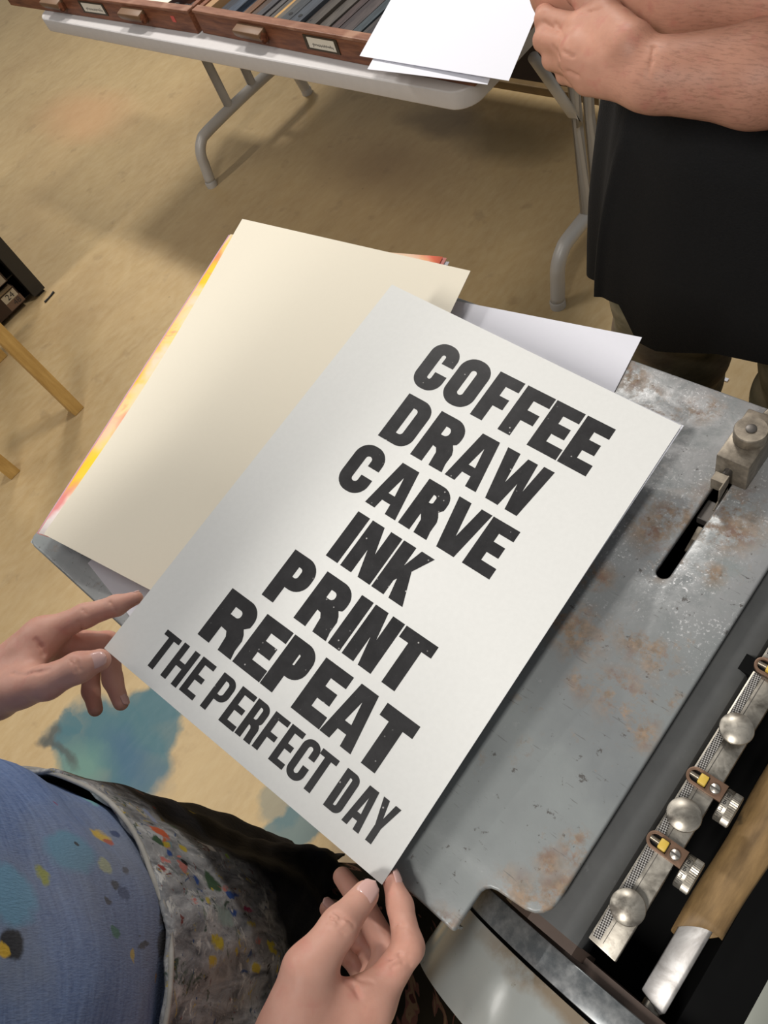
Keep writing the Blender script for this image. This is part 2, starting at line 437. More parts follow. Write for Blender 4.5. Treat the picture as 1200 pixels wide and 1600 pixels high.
fr = fen_m.blob(fen_m.warp(.03, 30, detail=5), (-.05, -.05, 1.0), (.06, .010, .2), .5)
fr = fen_m.math('MULTIPLY', fr, fen_m.ramp(nf, .38, .55))
cf = fen_m.mix(fen_m.math('MULTIPLY', fr, .8), cf, lin(116, 98, 74))
cf = fen_m.mix(fen_m.ramp(fen_m.noise(55, 5, .7), .64, .70, 0, .7), cf, lin(104, 98, 80))
cf = fen_m.mix(fen_m.ramp(fen_m.voro(60), 0, .07, .8, 0), cf, lin(60, 58, 54))
fen_m.color(cf); fen_m.bump(nf, .06, .002); fen_m.rough(fen_m.ramp(nf, .3, .7, .14, .24)); fen_m = fen_m.m
obj('end_cover', arc_band(.142, .146, -.106, -.0475, -.4, 2.9, 60), fen_m, press, auto=.5)
obj('gap_shade_ring', arc_band(.09, .1415, -.050, -.043, -.2, 3.0, 40), gap_black, press, auto=.5)  # black filler ring added to stand for the dark gap beside the cover
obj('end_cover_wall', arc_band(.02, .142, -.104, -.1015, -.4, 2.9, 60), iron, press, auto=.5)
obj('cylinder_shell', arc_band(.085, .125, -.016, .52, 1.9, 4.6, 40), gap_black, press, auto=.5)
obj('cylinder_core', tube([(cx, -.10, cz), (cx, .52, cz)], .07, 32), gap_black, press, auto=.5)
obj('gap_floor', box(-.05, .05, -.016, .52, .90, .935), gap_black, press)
obj('rear_cylinder_cover', extrude_y([(.026, .93), (.030, .957), (.045, .962), (.085, .955), (.13, .93), (.13, .90), (.03, .90)], -.03, .52), simple('greenish_black_paint', lin(128, 131, 122), .45, .2, .15, 14), press, auto=.5, bevel=.002)
obj('floor_pan', box(.02, .12, -.10, -.03, .86, .90), brown_iron, press)
# gripper bars
knurl = M('knurled_steel', .38, .8)
vr = knurl.rot((0, 0, math.radians(35)), scale=(1, 1, 1)); ck = knurl.n('ShaderNodeTexChecker'); knurl.put(ck.inputs[0], vr); ck.inputs['Scale'].default_value = 900
ck.inputs[1].default_value = lin(70, 66, 62); ck.inputs[2].default_value = lin(214, 210, 204); knurl.color(ck.outputs[0]); knurl.bump(ck.outputs[1], .6, .0006); knurl = knurl.m
yellow = simple('yellow_nylon', lin(208, 176, 74), .45, 0, .1, 120)
copper = simple('brown_bronze_plate', lin(120, 94, 76), .42, .45, .15, 120)
def gripper_bar(y0, y1, knobs, slope):
    V, F = [], []
    b = obj('gripper_bar', prism([(-.0475, y0 + slope), (-.0268, y0 - slope * .2), (-.0268, y1), (-.0475, y1)], 1.016, 1.030), steel, press, bevel=.0006, auto=.5)
    obj('knurled_strip', box(-.0462, -.0408, y0 + .004, y1 - .0012, 1.0295, 1.0307), knurl, b)
    obj('scored_line', box(-.0385, -.0381, y0 + .004, y1 - .002, 1.0298, 1.0303), steel_dark, b)
    for ky in knobs:
        kp = [(.005, -.004), (.005, .0), (.0108, .001), (.0117, .0022), (.0113, .0034), (.0092, .0048), (.0054, .0060), (.0004, .0065)]
        obj('gripper_knob', lathe(kp, (-.0367, ky, 1.034), n=40), steel, b, auto=.6)
    return b
gripper_bar(-.006, .2175, (.0262, .0985, .1705), .001)
gripper_bar(.2295, .46, (.265, .338, .411), 0)
obj('screw_block', box(-.060, -.0195, .216, .230, 1.000, 1.021), gap_black, press)
screw_m = simple('bright_screw_steel', lin(190, 184, 174), .3, .9, .1, 100)
def thread(x0, x1, y, z, r):
    pr = []; n = int((x1 - x0) / .0009)
    for i in range(n + 1):
        pr += [(r, i * .0009), (r * .78, i * .0009 + .00045)]
    return lathe(pr, (x0, y, z), (1, 0, 0), n=16)
def micrometer(y, digits, zdz=0.0):
    """bronze slotted plate with yellow stop, screw and numbered dial lying across the gripper bar"""
    z1 = 1.0335
    hwid = .0064; L0, L1 = -.0497, -.0225
    out = [(L0 + hwid + hwid * math.cos(a), y + hwid * math.sin(a)) for a in np.linspace(math.pi / 2, 3 * math.pi / 2, 15)] + [(L1, y - hwid), (L1, y + hwid)]
    h2 = .0042
    hole = [(L0 + hwid + h2 * math.cos(a), y + h2 * math.sin(a)) for a in np.linspace(math.pi / 2, 3 * math.pi / 2, 13)] + [(-.0345, y - h2), (-.0345, y + h2)]
    o = obj('register_plate', plate([out, hole], .0032, lambda a, b, h: (a, b, z1 - .0032 + h)), copper, press, bevel=.0004, auto=.5)
    obj('slot_bed', box(L0 + .003, -.0345, y - h2 - .001, y + h2 + .001, 1.0300, 1.0309), black_iron, o)
    obj('adjusting_screw', thread(-.0472, -.040, y, 1.0332, .0021), screw_m, o, auto=.5)
    obj('yellow_stop', box(-.0408, -.0350, y - .0037, y + .0037, 1.0309, 1.0370), yellow, o, bevel=.0009, auto=.5)
    sc_ = obj('slotted_screw', lathe([(.0036, 0), (.0038, .0008), (.0032, .0018), (.0016, .0024), (.0003, .0026)], (-.0290, y - .0006, z1), n=24), screw_m, o, auto=.6)
    obj('screw_slot', box(-.0322, -.0258, y - .0010, y - .0002, z1 + .0018, z1 + .0028), steel_dark, sc_)
    dr = .0122; dx0, dx1 = -.0222, -.0112; dzc = 1.0215
    n = 96; V, F = [], []
    rows = [(dx0, dr * .93), (dx0 + .0006, dr), (dx0 + .0046, dr), (dx0 + .0047, dr * .975), (dx0 + .0052, dr * .975), (dx0 + .0053, 'k'), (dx1 - .0007, 'k'), (dx1, dr * .9)]
    for x, r in rows:
        for k in range(n):
            rr = (dr * (1.01 if k % 2 else .965)) if r == 'k' else r
            a = 2 * math.pi * k / n
            V.append((x, y - .0045 + rr * math.sin(a), dzc + rr * math.cos(a)))
    for i in range(len(rows) - 1):
        for k in range(n): F.append((i * n + k, i * n + (k + 1) % n, (i + 1) * n + (k + 1) % n, (i + 1) * n + k))
    F += [tuple(range(n)), tuple(range((len(rows) - 1) * n, len(rows) * n))[::-1]]
    d = obj('numbered_dial', (V, F), steel, press)
    # graduations and numerals cut round the rim
    V, F = [], []
    gs = []
    for k in range(-9, 10):
        a = k * .115; l = .0026 if k % 2 else .0040
        x0, x1 = dx0 + .0004, dx0 + .0004 + (l if k % 4 else .0015)
        if k % 4 == 0: continue
        yy, zz = y - .0045 + dr * math.sin(a), dzc + dr * math.cos(a)
        ty, tz = math.cos(a) * .00022, -math.sin(a) * .00022
        oy, oz = math.sin(a) * .00006, math.cos(a) * .00006
        n0 = len(V); V += [(x0, yy - ty + oy, zz - tz + oz), (x1, yy - ty + oy, zz - tz + oz), (x1, yy + ty + oy, zz + tz + oz), (x0, yy + ty + oy, zz + tz + oz)]
        F.append((n0, n0 + 1, n0 + 2, n0 + 3))
    gs.append((V, F))
    for dg_, a0 in digits:
        def pl(x, yv, h, a0=a0):
            a = a0 + yv / dr
            return (dx0 + .0024 + x, y - .0045 + (dr + .00004 + h) * math.sin(a), dzc + (dr + .00004 + h) * math.cos(a))
        gs.append(text_geo(dg_, .0046, .00006, pl))
    obj('dial_marks', join(*gs), black_iron, d, recalc=False)
micrometer(.0735, (('8', .46), ('6', 0.0), ('4', -.46)))
micrometer(.1265, (('8', .46), ('6', 0.0), ('4', -.46)))
micrometer(.2235, (('8', .46), ('6', 0.0), ('4', -.46)))
# wrapped bar in the cylinder gap
bar_m = M('smeared_aluminium_bar', .42, .7)
nb = bar_m.noise(40, 6, .7, dist=.8, vec=bar_m.rot((0, 0, 0), scale=(1, .6, 1))); cb = bar_m.mix(bar_m.ramp(nb, .3, .7), lin(110, 106, 102), lin(186, 184, 182))
cb = bar_m.mix(bar_m.ramp(bar_m.noise(22, 4), .55, .65, 0, .5), cb, lin(128, 128, 132)); bar_m.color(cb); bar_m = bar_m.m
sb = obj('square_bar', prism([(-.0068, -.0095), (.0095, -.0150), (.0120, -.012), (.0145, .45), (-.0068, .45)], .965, .990), bar_m, press, bevel=.0010, auto=.5)
obj('bar_pivot', lathe([(.005, -.05), (.005, -.03), (.0065, -.029), (.0065, -.012), (.0052, -.011), (.0052, .01)], (.0035, 0, .980), (0, 1, 0), n=28), steel, press, auto=.5)
tan_m = M('stained_tan_cloth', .62)
nt_ = tan_m.noise(30, 5, .65, vec=tan_m.rot((0, 0, 0), scale=(3, .6, 3))); ct = tan_m.mix(tan_m.ramp(nt_, .3, .72), lin(112, 88, 56), lin(166, 134, 88))
ct = tan_m.mix(tan_m.ramp(tan_m.noise(22, 4, .6), .6, .66, 0, .8), ct, lin(72, 62, 46)); tan_m.color(ct); tan_m.bump(nt_, .15, .003); tan_m = tan_m.m
V, F = [], []
path_y = np.linspace(.043, .50, 40); nn = 26
for layer in (1.0, .93):
    for i, yv in enumerate(path_y):
        for k in range(nn):
            a = math.radians(-60) + math.radians(300) * k / (nn - 1)
            rx = (.0150 + .0022 * min(1, max(0, (yv - .04) / .1))) * layer; rz_ = .0135 * layer
            wob = 1 + .05 * math.sin(yv * 60 + k * .35) + .03 * math.sin(yv * 23 - k * .6)
            V.append((.0055 + .0022 * min(1, max(0, (yv - .04) / .1)) - rx * wob * math.sin(a), yv + (.0045 * math.cos(a * 1.3) + .012 * (math.sin(a) * -.5) if i == 0 else 0), .984 + rz_ * wob * math.cos(a)))
m_ = len(path_y)
for l in (0, 1):
    for i in range(m_ - 1):
        for k in range(nn - 1):
            a, b = l * m_ * nn + i * nn + k, l * m_ * nn + (i + 1) * nn + k
            F.append((a, a + 1, b + 1, b) if l == 0 else (a, b, b + 1, a + 1))
o_ = m_ * nn
for k in range(nn - 1): F += [(k, o_ + k, o_ + k + 1, k + 1)]
for i in range(m_ - 1): F += [(i * nn, (i + 1) * nn, o_ + (i + 1) * nn, o_ + i * nn), (i * nn + nn - 1, o_ + i * nn + nn - 1, o_ + (i + 1) * nn + nn - 1, (i + 1) * nn + nn - 1)]
obj('cloth_wrap', (V, F), tan_m, sb, smooth=True)
# side register guide standing over the slot
guide_m = M('dull_grimy_steel', .45, .6)
ng_ = guide_m.noise(70, 5, .65); guide_m.color(guide_m.mix(guide_m.ramp(ng_, .3, .7), lin(92, 84, 74), lin(158, 148, 132))); guide_m = guide_m.m
guide = obj('register_guide', box(-.1475, -.1205, .3475, .400, ZB + .0005, ZB + .034), guide_m, press, bevel=.0012, auto=.5)
obj('clamp_disc', lathe([(.012, 0), (.0128, .001), (.0128, .0105), (.0122, .0115), (.0004, .0116)], (-.1335, .374, ZB + .034), n=48), guide_m, guide, auto=.5)
obj('disc_hole', lathe([(.0042, 0), (.0042, .001), (.0034, .0013), (.0004, .0013)], (-.1335, .374, ZB + .0455), n=28), steel_dark, guide, auto=.5)  # dark disc standing in for the dark hole in the clamp disc
obj('guide_screw', lathe([(.0034, 0), (.0034, .006), (.0028, .0062), (.0028, .011)], (-.136, .3475, ZB + .019), (0, -1, 0), n=20), steel_dark, guide, auto=.5)
obj('guide_clip', join(box(-.1432, -.1325, .332, .3405, ZB + .010, ZB + .0235), box(-.1330, -.1318, .325, .3405, ZB + .002, ZB + .0242),
                       ([(-.1330, .3405, ZB + .006), (-.1318, .3405, ZB + .006), (-.1318, .318, ZB + .001), (-.1330, .318, ZB + .001), (-.1330, .3405, ZB + .014), (-.1318, .3405, ZB + .014), (-.1318, .318, ZB + .003), (-.1330, .318, ZB + .003)],
                        [(0, 1, 2, 3), (4, 7, 6, 5), (0, 4, 5, 1), (1, 5, 6, 2), (2, 6, 7, 3), (3, 7, 4, 0)])), guide_m, guide, bevel=.0004)
obj('slot_slider', box(-.1432, -.1328, .312, .332, ZB - .018, ZB - .009), steel_dark, guide, bevel=.001)
obj('slot_rod', tube([(-.1355, .285, ZB - .020), (-.1365, .308, ZB - .016)], .0030, 14), guide_m, guide, auto=.5)
obj('guide_arm', tube([(-.131, .392, ZB + .022), (-.122, .43, ZB + .030), (-.110, .48, ZB + .036), (-.095, .56, ZB + .04)], [.010, .0105, .0115, .0115], 20), guide_m, guide, smooth=True)
obj('under_slot_box', box(-.20, -.105, .235, .395, ZB - .075, ZB - .05), black_iron, press)

# ------------------------------------------------------------------ papers lying on the board
def quad_par(tl, tr, bl, z):
    TL, TR, BL = at(*tl, z[0]), at(*tr, z[1]), at(*bl, z[2])
    return BL, BL + TR - TL, TR, TL
# cream sheet, corners solved from its outline (320 x 450 mm)
cTL, cTR, cBR, cBL = [np.array(q) + np.array([0, 0, H]) for q in ((-.785, .3955, -.5425), (-.4735, .450, -.566), (-.360, .013, -.5835), (-.6715, -.0415, -.5607))]
cream = obj('drawing_paper', sheet(cBL, cBR, cTR, cTL, 20, .0006, lambda s, t: np.array([.011 * math.sin(math.pi * min(1, t * 1.02)) * (1 - s) ** 2, .002 * (1 - s), -.0015 * math.sin(math.pi * s) * (1 - t)])), paper_cream)
tag(cream, 'large blank cream sheet of paper lying on top of the painted sheets', 'paper')
pm = M('orange_yellow_watercolour_paper', .8, 0, .2)
wpp = pm.warp(.05, 14, detail=4)
n1, n2 = pm.noise(16, 5, .6, dist=1.0), pm.noise(9, 4, .6, vec=wpp)
cp = pm.mix(pm.ramp(n1, .35, .62), lin(250, 214, 120), lin(250, 216, 186))
cp = pm.mix(pm.ramp(n2, .56, .68, 0, .9), cp, lin(250, 204, 40))
cp = pm.mix(pm.ramp(pm.noise(21, 4, .6, dist=.8), .58, .66, 0, .85), cp, lin(246, 150, 124))
for u, v, r, colr in ((690, 403, (.03, .02), lin(242, 100, 70)), (135, 745, (.012, .04), lin(252, 210, 20)), (210, 605, (.01, .02), lin(252, 204, 60)), (165, 680, (.014, .03), lin(248, 208, 178)),
                      (335, 420, (.02, .012), lin(240, 140, 110)), (356, 385, (.02, .03), lin(246, 240, 244)), (85, 820, (.03, .03), lin(248, 240, 240)), (90, 800, (.008, .03), lin(240, 130, 130))):
    cp = pm.mix(pm.math('MULTIPLY', pm.blob(wpp, at(u, v, 1.06), (r[0], r[1], .1), .4), .85), cp, colr)
pm.color(cp); pm = pm.m
lilac = simple('lilac_painted_paper', lin(206, 178, 220), .8, 0, .1, 12, spec=.2)
pink = simple('pink_painted_paper', lin(244, 160, 150), .8, 0, .2, 10, spec=.2)
p1_ = quad_par((360, 366), (692, 401), (60, 833), (1.0820, 1.0600, 1.0640))
o = obj('painted_sheet', sheet(*p1_, 16, .0005, lambda s, t: -.003 * math.sin(math.pi * s)), pm, smooth=True)
tag(o, 'sheet painted in yellow and orange washes, showing just under the cream paper', 'painting', 'painted sheets under the cream paper')
for nm, mt, lab, dx, dz, c3 in (('painted_sheet', pink, 'pink painted sheet showing as a thin pink edge under the orange one', (-2, 1.5), -.0018, (698, 403)),
                                ('painted_sheet', paper_white, 'white sheet at the bottom corner of the painted pile, its corner showing at the back', (3, 3), -.0036, (702, 409)),
                                ('painted_sheet', lilac, 'lilac painted sheet, lowest of the pile under the cream paper', (-2.5, 1), -.0054, (694, 406))):
    q_ = quad_par((360 + dx[0], 366 + dx[1]), c3, (60 + dx[0], 833 + dx[1] - 1), (1.0820 + dz, 1.0600 + dz, 1.0640 + dz))
    o = obj(nm, sheet(*q_, 16, .0005, lambda s, t: -.003 * math.sin(math.pi * s)), mt, smooth=True); tag(o, lab, 'painting', 'painted sheets under the cream paper')
# low pile of plain stock the painted sheets rest on
zs = ZB + .0012
TRw = at(1003, 527, zs + .001)
dirx = np.array([-1.0, -.012, 0]); diry = np.array([.0, -1.0, 0])
ddx = at(718, 471, zs) - TRw; ddx /= np.linalg.norm(ddx)
ddy = at(960, 612, zs) - TRw; ddy /= np.linalg.norm(ddy)
o = obj('printing_paper', sheet(TRw + ddx * .325 + ddy * .297, TRw + ddy * .297, TRw, TRw + ddx * .325, 10, .0008), paper_white)
tag(o, 'bare white sheet on the feed board, poking out behind the poster top edge', 'paper')
K = at(137, 880, zs); k1 = at(187, 943, zs) - K; k1 /= np.linalg.norm(k1); k2 = np.array([-k1[1], k1[0], 0])
o = obj('printing_paper', sheet(K + k1 * .21, K + k1 * .21 + k2 * .16, K + k2 * .16, K, 8, .0008), paper_white)
tag(o, 'small white sheet corner on the board between cream paper and pointing finger', 'paper')

# ------------------------------------------------------------------ the held poster (297 x 420 mm)
PC = [np.array(q) + np.array([0, 0, H]) for q in ((-.472, .346, -.490), (-.180, .352, -.542), (-.172, -.066, -.569), (-.464, -.073, -.516))]
pTL, pTR, pBR, pBL = PC
def on_sheet(xmm, ymm, h=0.0):
    s, t = xmm / 297.0, ymm / 420.0
    q = (pBL * (1 - s) + pBR * s) * (1 - t) + (pTL * (1 - s) + pTR * s) * t
    return q + PN * h
PN = np.cross(pBR - pBL, pTL - pBL); PN /= np.linalg.norm(PN)
poster_m = M('soft_white_print_paper', .7, 0, .25)
poster_m.color(poster_m.mix(poster_m.noise(260, 3), lin(226, 226, 222), lin(233, 233, 229))); poster_m = poster_m.m
poster = obj('letterpress_poster', sheet(pBL, pBR, pTR, pTL, 16, .00030), poster_m)
tag(poster, 'white poster held by two hands, black words COFFEE DRAW CARVE INK PRINT REPEAT', 'poster')
under = obj('poster_sheet', sheet(on_sheet(4, 6, -.0022), on_sheet(294.5, 4, -.0030), on_sheet(298.4, 422.0, -.0022), on_sheet(2, 420.0, -.0020), 8, .00030), paper_white)
tag(under, 'second white sheet held right under the poster, its corner just showing', 'paper')

def rr(x0, y0, x1, y1, r):
    """rounded rectangle, r = radii (bl, br, tr, tl)"""
    out = []
    for cxr, cyr, a0, rad in ((x0 + r[0], y0 + r[0], 180, r[0]), (x1 - r[1], y0 + r[1], 270, r[1]), (x1 - r[2], y1 - r[2], 0, r[2]), (x0 + r[3], y1 - r[3], 90, r[3])):
        if rad <= 0: out.append((cxr, cyr)); continue
        for k in range(9):
            a = math.radians(a0 + 90 * k / 8); out.append((cxr + rad * math.cos(a), cyr + rad * math.sin(a)))
    return out
def glyph(ch, w, h, s, b):
    P = lambda *q: [list(q)]
    if ch == 'I': return P((0, 0), (w, 0), (w, h), (0, h))
    if ch == 'E':
        m0, m1 = h * .5 - b * .5, h * .5 + b * .5
        return P((0, 0), (w, 0), (w, b), (s, b), (s, m0), (w * .87, m0), (w * .87, m1), (s, m1), (s, h - b), (w * .97, h - b), (w * .97, h), (0, h))
    if ch == 'F':
        m0, m1 = h * .46 - b * .5, h * .46 + b * .5
        return P((0, 0), (s, 0), (s, m0), (w * .88, m0), (w * .88, m1), (s, m1), (s, h - b), (w, h - b), (w, h), (0, h))
    if ch == 'T': return P((w / 2 - s / 2, 0), (w / 2 + s / 2, 0), (w / 2 + s / 2, h - b), (w, h - b), (w, h), (0, h), (0, h - b), (w / 2 - s / 2, h - b))
    if ch == 'H': return P((0, 0), (s, 0), (s, h * .43), (w - s, h * .43), (w - s, 0), (w, 0), (w, h), (w - s, h), (w - s, h * .43 + b), (s, h * .43 + b), (s, h), (0, h))
    if ch == 'N': return P((0, 0), (s * .93, 0), (s * .93, h * .50), (w - s * 1.0, 0), (w, 0), (w, h), (w - s * .93, h), (w - s * .93, h * .50), (s * 1.0, h), (0, h))
    if ch == 'K': return P((0, 0), (s, 0), (s, h * .30), (s * 1.12, h * .36), (w - s * 1.12, 0), (w, 0), (w * .66, h * .60), (w * .98, h), (w - s * 1.08, h), (s, h * .62), (s, h), (0, h))
    if ch == 'A':
        return [[(0, 0), (.21 * w, h), (.76 * w, h), (w, 0), (.66 * w, 0), (.63 * w, .20 * h), (.36 * w, .20 * h), (.32 * w, 0)], [(.395 * w, .37 * h), (.60 * w, .37 * h), (.50 * w, .76 * h)]]
    if ch == 'V': return P((0, h), (.37 * w, h), (.525 * w, .34 * h), (.68 * w, h), (w, h), (.79 * w, 0), (.26 * w, 0))
    if ch == 'W': return P((0, h), (.27 * w, h), (.335 * w, .42 * h), (.45 * w, h * .98), (.66 * w, h * .98), (.705 * w, .42 * h), (.775 * w, h), (w, h), (.87 * w, 0), (.615 * w, 0), (.545 * w, .50 * h), (.465 * w, 0), (.195 * w, 0))
    if ch == 'Y': return P((0, h), (.34 * w, h), (.53 * w, .60 * h), (.68 * w, h), (w, h), (.70 * w, .40 * h), (.70 * w, 0), (.36 * w, 0), (.36 * w, .40 * h))
    if ch == 'O':
        r = w * .46; ri = max((w - 2 * s) * .5, .3)
        return [rr(0, -.5, w, h + .5, (r, r, r, r)), rr(s, b, w - s, h - b, (ri, ri, ri, ri))]
    if ch == 'D':
        r = w * .42; ri = (w - 2 * s) * .55
        return [rr(0, 0, w, h, (0, r, r, 0)), rr(s, b, w - s, h - b, (0, ri, ri, 0))]
    if ch == 'P':
        k0 = h * .34; r = min(w * .45, (h - k0) * .5); ri = min((w - 2 * s) * .6, (h - k0 - 2 * b) * .48)
        out = [(0, 0), (s, 0), (s, k0)] + [q for q in rr(s, k0, w, h, (0, r, r, 0))[1:-1]] + [(0, h)]
        return [out, rr(s, k0 + b, w - s, h - b, (0, ri, ri, 0))]
    if ch == 'R':
        k0 = h * .40; r = min(w * .42, (h - k0) * .46); ww = w * .93; ri = min((ww - 2 * s) * .6, (h - k0 - 2 * b) * .48)
        bowl = rr(s, k0, ww, h, (0, r, r, 0))[1:-1]
        out = [(0, 0), (s, 0), (s, k0 - b * .2)] + [(w - s * 1.42, k0 - b * .25), (w - s * 1.22, k0 - b * .6), (w - s * 1.12, 0), (w, 0), (w * .955, h * .16), (w * .955, k0 - b * .15), (w * .90, k0 + b * .28), (w * .82, k0 + b * .62)] + [q for q in bowl if q[1] > k0 + b * .75] + [(0, h)]
        return [out, rr(s, k0 + b * .95, ww - s, h - b, (0, ri, ri, 0))]
    if ch == 'C':
        r = w * .46; ri = (w - 2 * s) * .5
        o_ = rr(0, -.5, w, h + .5, (r, r, r, r)); i_ = rr(s, b, w - s, h - b, (ri, ri, ri, ri))
        hi, lo = h * .60, h * .40
        # outer path counter-clockwise from the upper terminal round to the lower one
        up = [q for q in o_[18:27]]; lf = o_[27:36]; bl = o_[0:9]; br = o_[9:18]
        outer = [(w, hi)] + up + lf + bl + br + [(w, lo)]
        inner = [(w - s, lo)] + i_[9:18][::-1] + i_[0:9][::-1] + i_[27:36][::-1] + i_[18:27][::-1] + [(w - s, hi)]
        return [outer + inner]
LINES = [
 (341.6, 390.6, 12.3, 11.0, (('C', 75.8, 104.3), ('O', 107.8, 138.0), ('F', 142.3, 167.6), ('F', 170.6, 198.2), ('E', 199.6, 227.6), ('E', 228.8, 255.6))),
 (283.2, 331.8, 12.3, 10.5, (('D', 84.2, 114.4), ('R', 119.5, 152.8), ('A', 155.9, 187.4), ('W', 187.9, 233.0))),
 (226.6, 273.2, 11.8, 10.3, (('C', 76.5, 106.2), ('A', 112.2, 144.3), ('R', 147.3, 176.6), ('V', 178.0, 210.6), ('E', 211.8, 238.0))),
 (170.0, 216.6, 12.6, 10.5, (('I', 112.6, 125.3), ('N', 128.2, 159.4), ('K', 161.1, 192.8))),
 (113.0, 159.9, 12.8, 10.6, (('P', 87.0, 117.2), ('R', 122.5, 157.2), ('I', 159.2, 171.3), ('N', 173.5, 202.8), ('T', 204.3, 235.2))),
 (56.2, 103.2, 13.2, 10.8, (('R', 62.0, 100.2), ('E', 102.0, 131.8), ('P', 132.5, 160.6), ('E', 165.4, 194.6), ('A', 195.0, 225.8), ('T', 226.8, 257.8))),
 (13.8, 46.0, 6.0, 4.7, (('T', 37.3, 54.6), ('H', 57.6, 76.0), ('E', 79.0, 94.6), ('P', 102.5, 119.2), ('E', 122.6, 138.8), ('R', 139.9, 156.0), ('F', 157.8, 173.2), ('E', 174.8, 188.8), ('C', 190.3, 206.4), ('T', 205.9, 222.1), ('D', 230.0, 244.2), ('A', 247.6, 263.6), ('Y', 264.0, 280.0))),
]
pos_ = 0
for y0, y1, s_, b_, letters in LINES:
    gs = []
    for ch, x0, x1 in letters:
        yy0, yy1 = y0, y1
        if y0 < 20:      # the last line rises slightly to the right
            d = -2.6 + 4.2 * min(1, (x0 - 37) / 130.0); yy0 += d + .6; yy1 += d * .8 + .4
        cont = glyph(ch, x1 - x0, yy1 - yy0, s_ * (1.0 if ch != 'W' else .9), b_)
        gs.append(plate(cont, .05, lambda x, y, h, x0=x0, yy0=yy0: on_sheet(x0 + x, yy0 + y, .00006 + h / 1000.0)))
    obj('printed_line', join(*gs), ink_m, poster, recalc=False)

# ------------------------------------------------------------------ folding table
table = empty('folding_table', (-1.92, 1.49, 0), 'long white plastic folding table with grey steel legs carrying the type drawers', 'table')
x0, x1, y0, y1, rc = -2.805, -1.056, 1.112, 2.0, .052  # back edge set deeper than a usual tabletop, to shade the floor behind
tp = rr(x0, y0, x1, y1, (rc, rc, rc, rc))
obj('tabletop', prism(tp, .697, .740), paint_white, table, bevel=.006, seg=3, auto=.5)
def table_leg(x, yf, posts, ylen, fork):
    yb = yf + ylen; ym = (yf + yb) / 2
    pts = [(x, yf, 0.012), (x, yf + .012, .075), (x, yf + .022, .125), (x, yf + .050, .160), (x, yf + .095, .172), (x, ym, .176), (x, yb - .095, .172), (x, yb - .05, .160), (x, yb - .022, .125), (x, yb - .012, .075), (x, yb, .012)]
    L = obj('leg', tube(spline(pts, 5), .0205, 14), leg_grey, table, smooth=True)
    for yy in (yf, yb): obj('rubber_foot', lathe([(.0225, 0), (.0225, .02), (.0205, .024)], (x, yy, 0), n=16), leg_grey, L, auto=.5)
    for yp in posts: obj('leg_post', tube([(x, yp, .165), (x, yp - .004, .697)], .0175, 12), leg_grey, L, auto=.5)
    if fork: obj('leg_fork', tube([(x, posts[0], .45), (x, posts[0] - .02, .49), (x, posts[0] - .135, .697)], .012, 12), leg_grey, L, smooth=True)
    obj('fold_brace', tube([(x, ym, .60), (x + (.45 if x < -2 else -.45), ym, .69)], .010, 10), leg_grey, L, auto=.5)
    return L
table_leg(-2.646, 1.294, (1.520, 1.655), .59, False)
table_leg(-1.035, 1.276, (1.448, 1.500), .59, True)

# ------------------------------------------------------------------ type drawers on the table
def rotp(c, a):
    ca, sa = math.cos(a), math.sin(a)
    return lambda v: (c[0] + (v[0] - c[0]) * ca - (v[1] - c[1]) * sa, c[1] + (v[0] - c[0]) * sa + (v[1] - c[1]) * ca, v[2])
def tr(geo, f): return [f(v) for v in geo[0]], geo[1]
old_brass = simple('dark_old_brass', lin(70, 60, 46), .45, .6, .2, 80)
card_m = simple('label_card', lin(214, 206, 190), .8, 0, .04, 60)
pencil_m = simple('pencil_ink', lin(62, 58, 56), .8)
handle_m = simple('worn_drawer_pull', lin(116, 88, 64), .5, 0, .15, 40)
tape_red = simple('red_sticker', lin(196, 84, 74), .7)
def scribble(x0, x1, z, y, seed):
    """a line of small cursive writing on the card"""
    rnd = random.Random(seed); P = []; n = 44
    for i in range(n):
        t = i / (n - 1); P.append((x0 + (x1 - x0) * t + .0012 * math.sin(i * 2.1), y, z + .0038 * math.sin(i * 2.35) * (1.8 if i in (2, 3, 24, 25, 38) else 1) * (.6 + .6 * rnd.random())))
    V, F = [], []
    for i in range(n - 1):
        a, b = np.array(P[i]), np.array(P[i + 1]); d = b - a; d /= np.linalg.norm(d); s_ = np.array([-d[2], 0, d[0]]) * .00055
        k = len(V); V += [a - s_, b - s_, b + s_, a + s_]; F.append((k, k + 1, k + 2, k + 3))
    return V, F
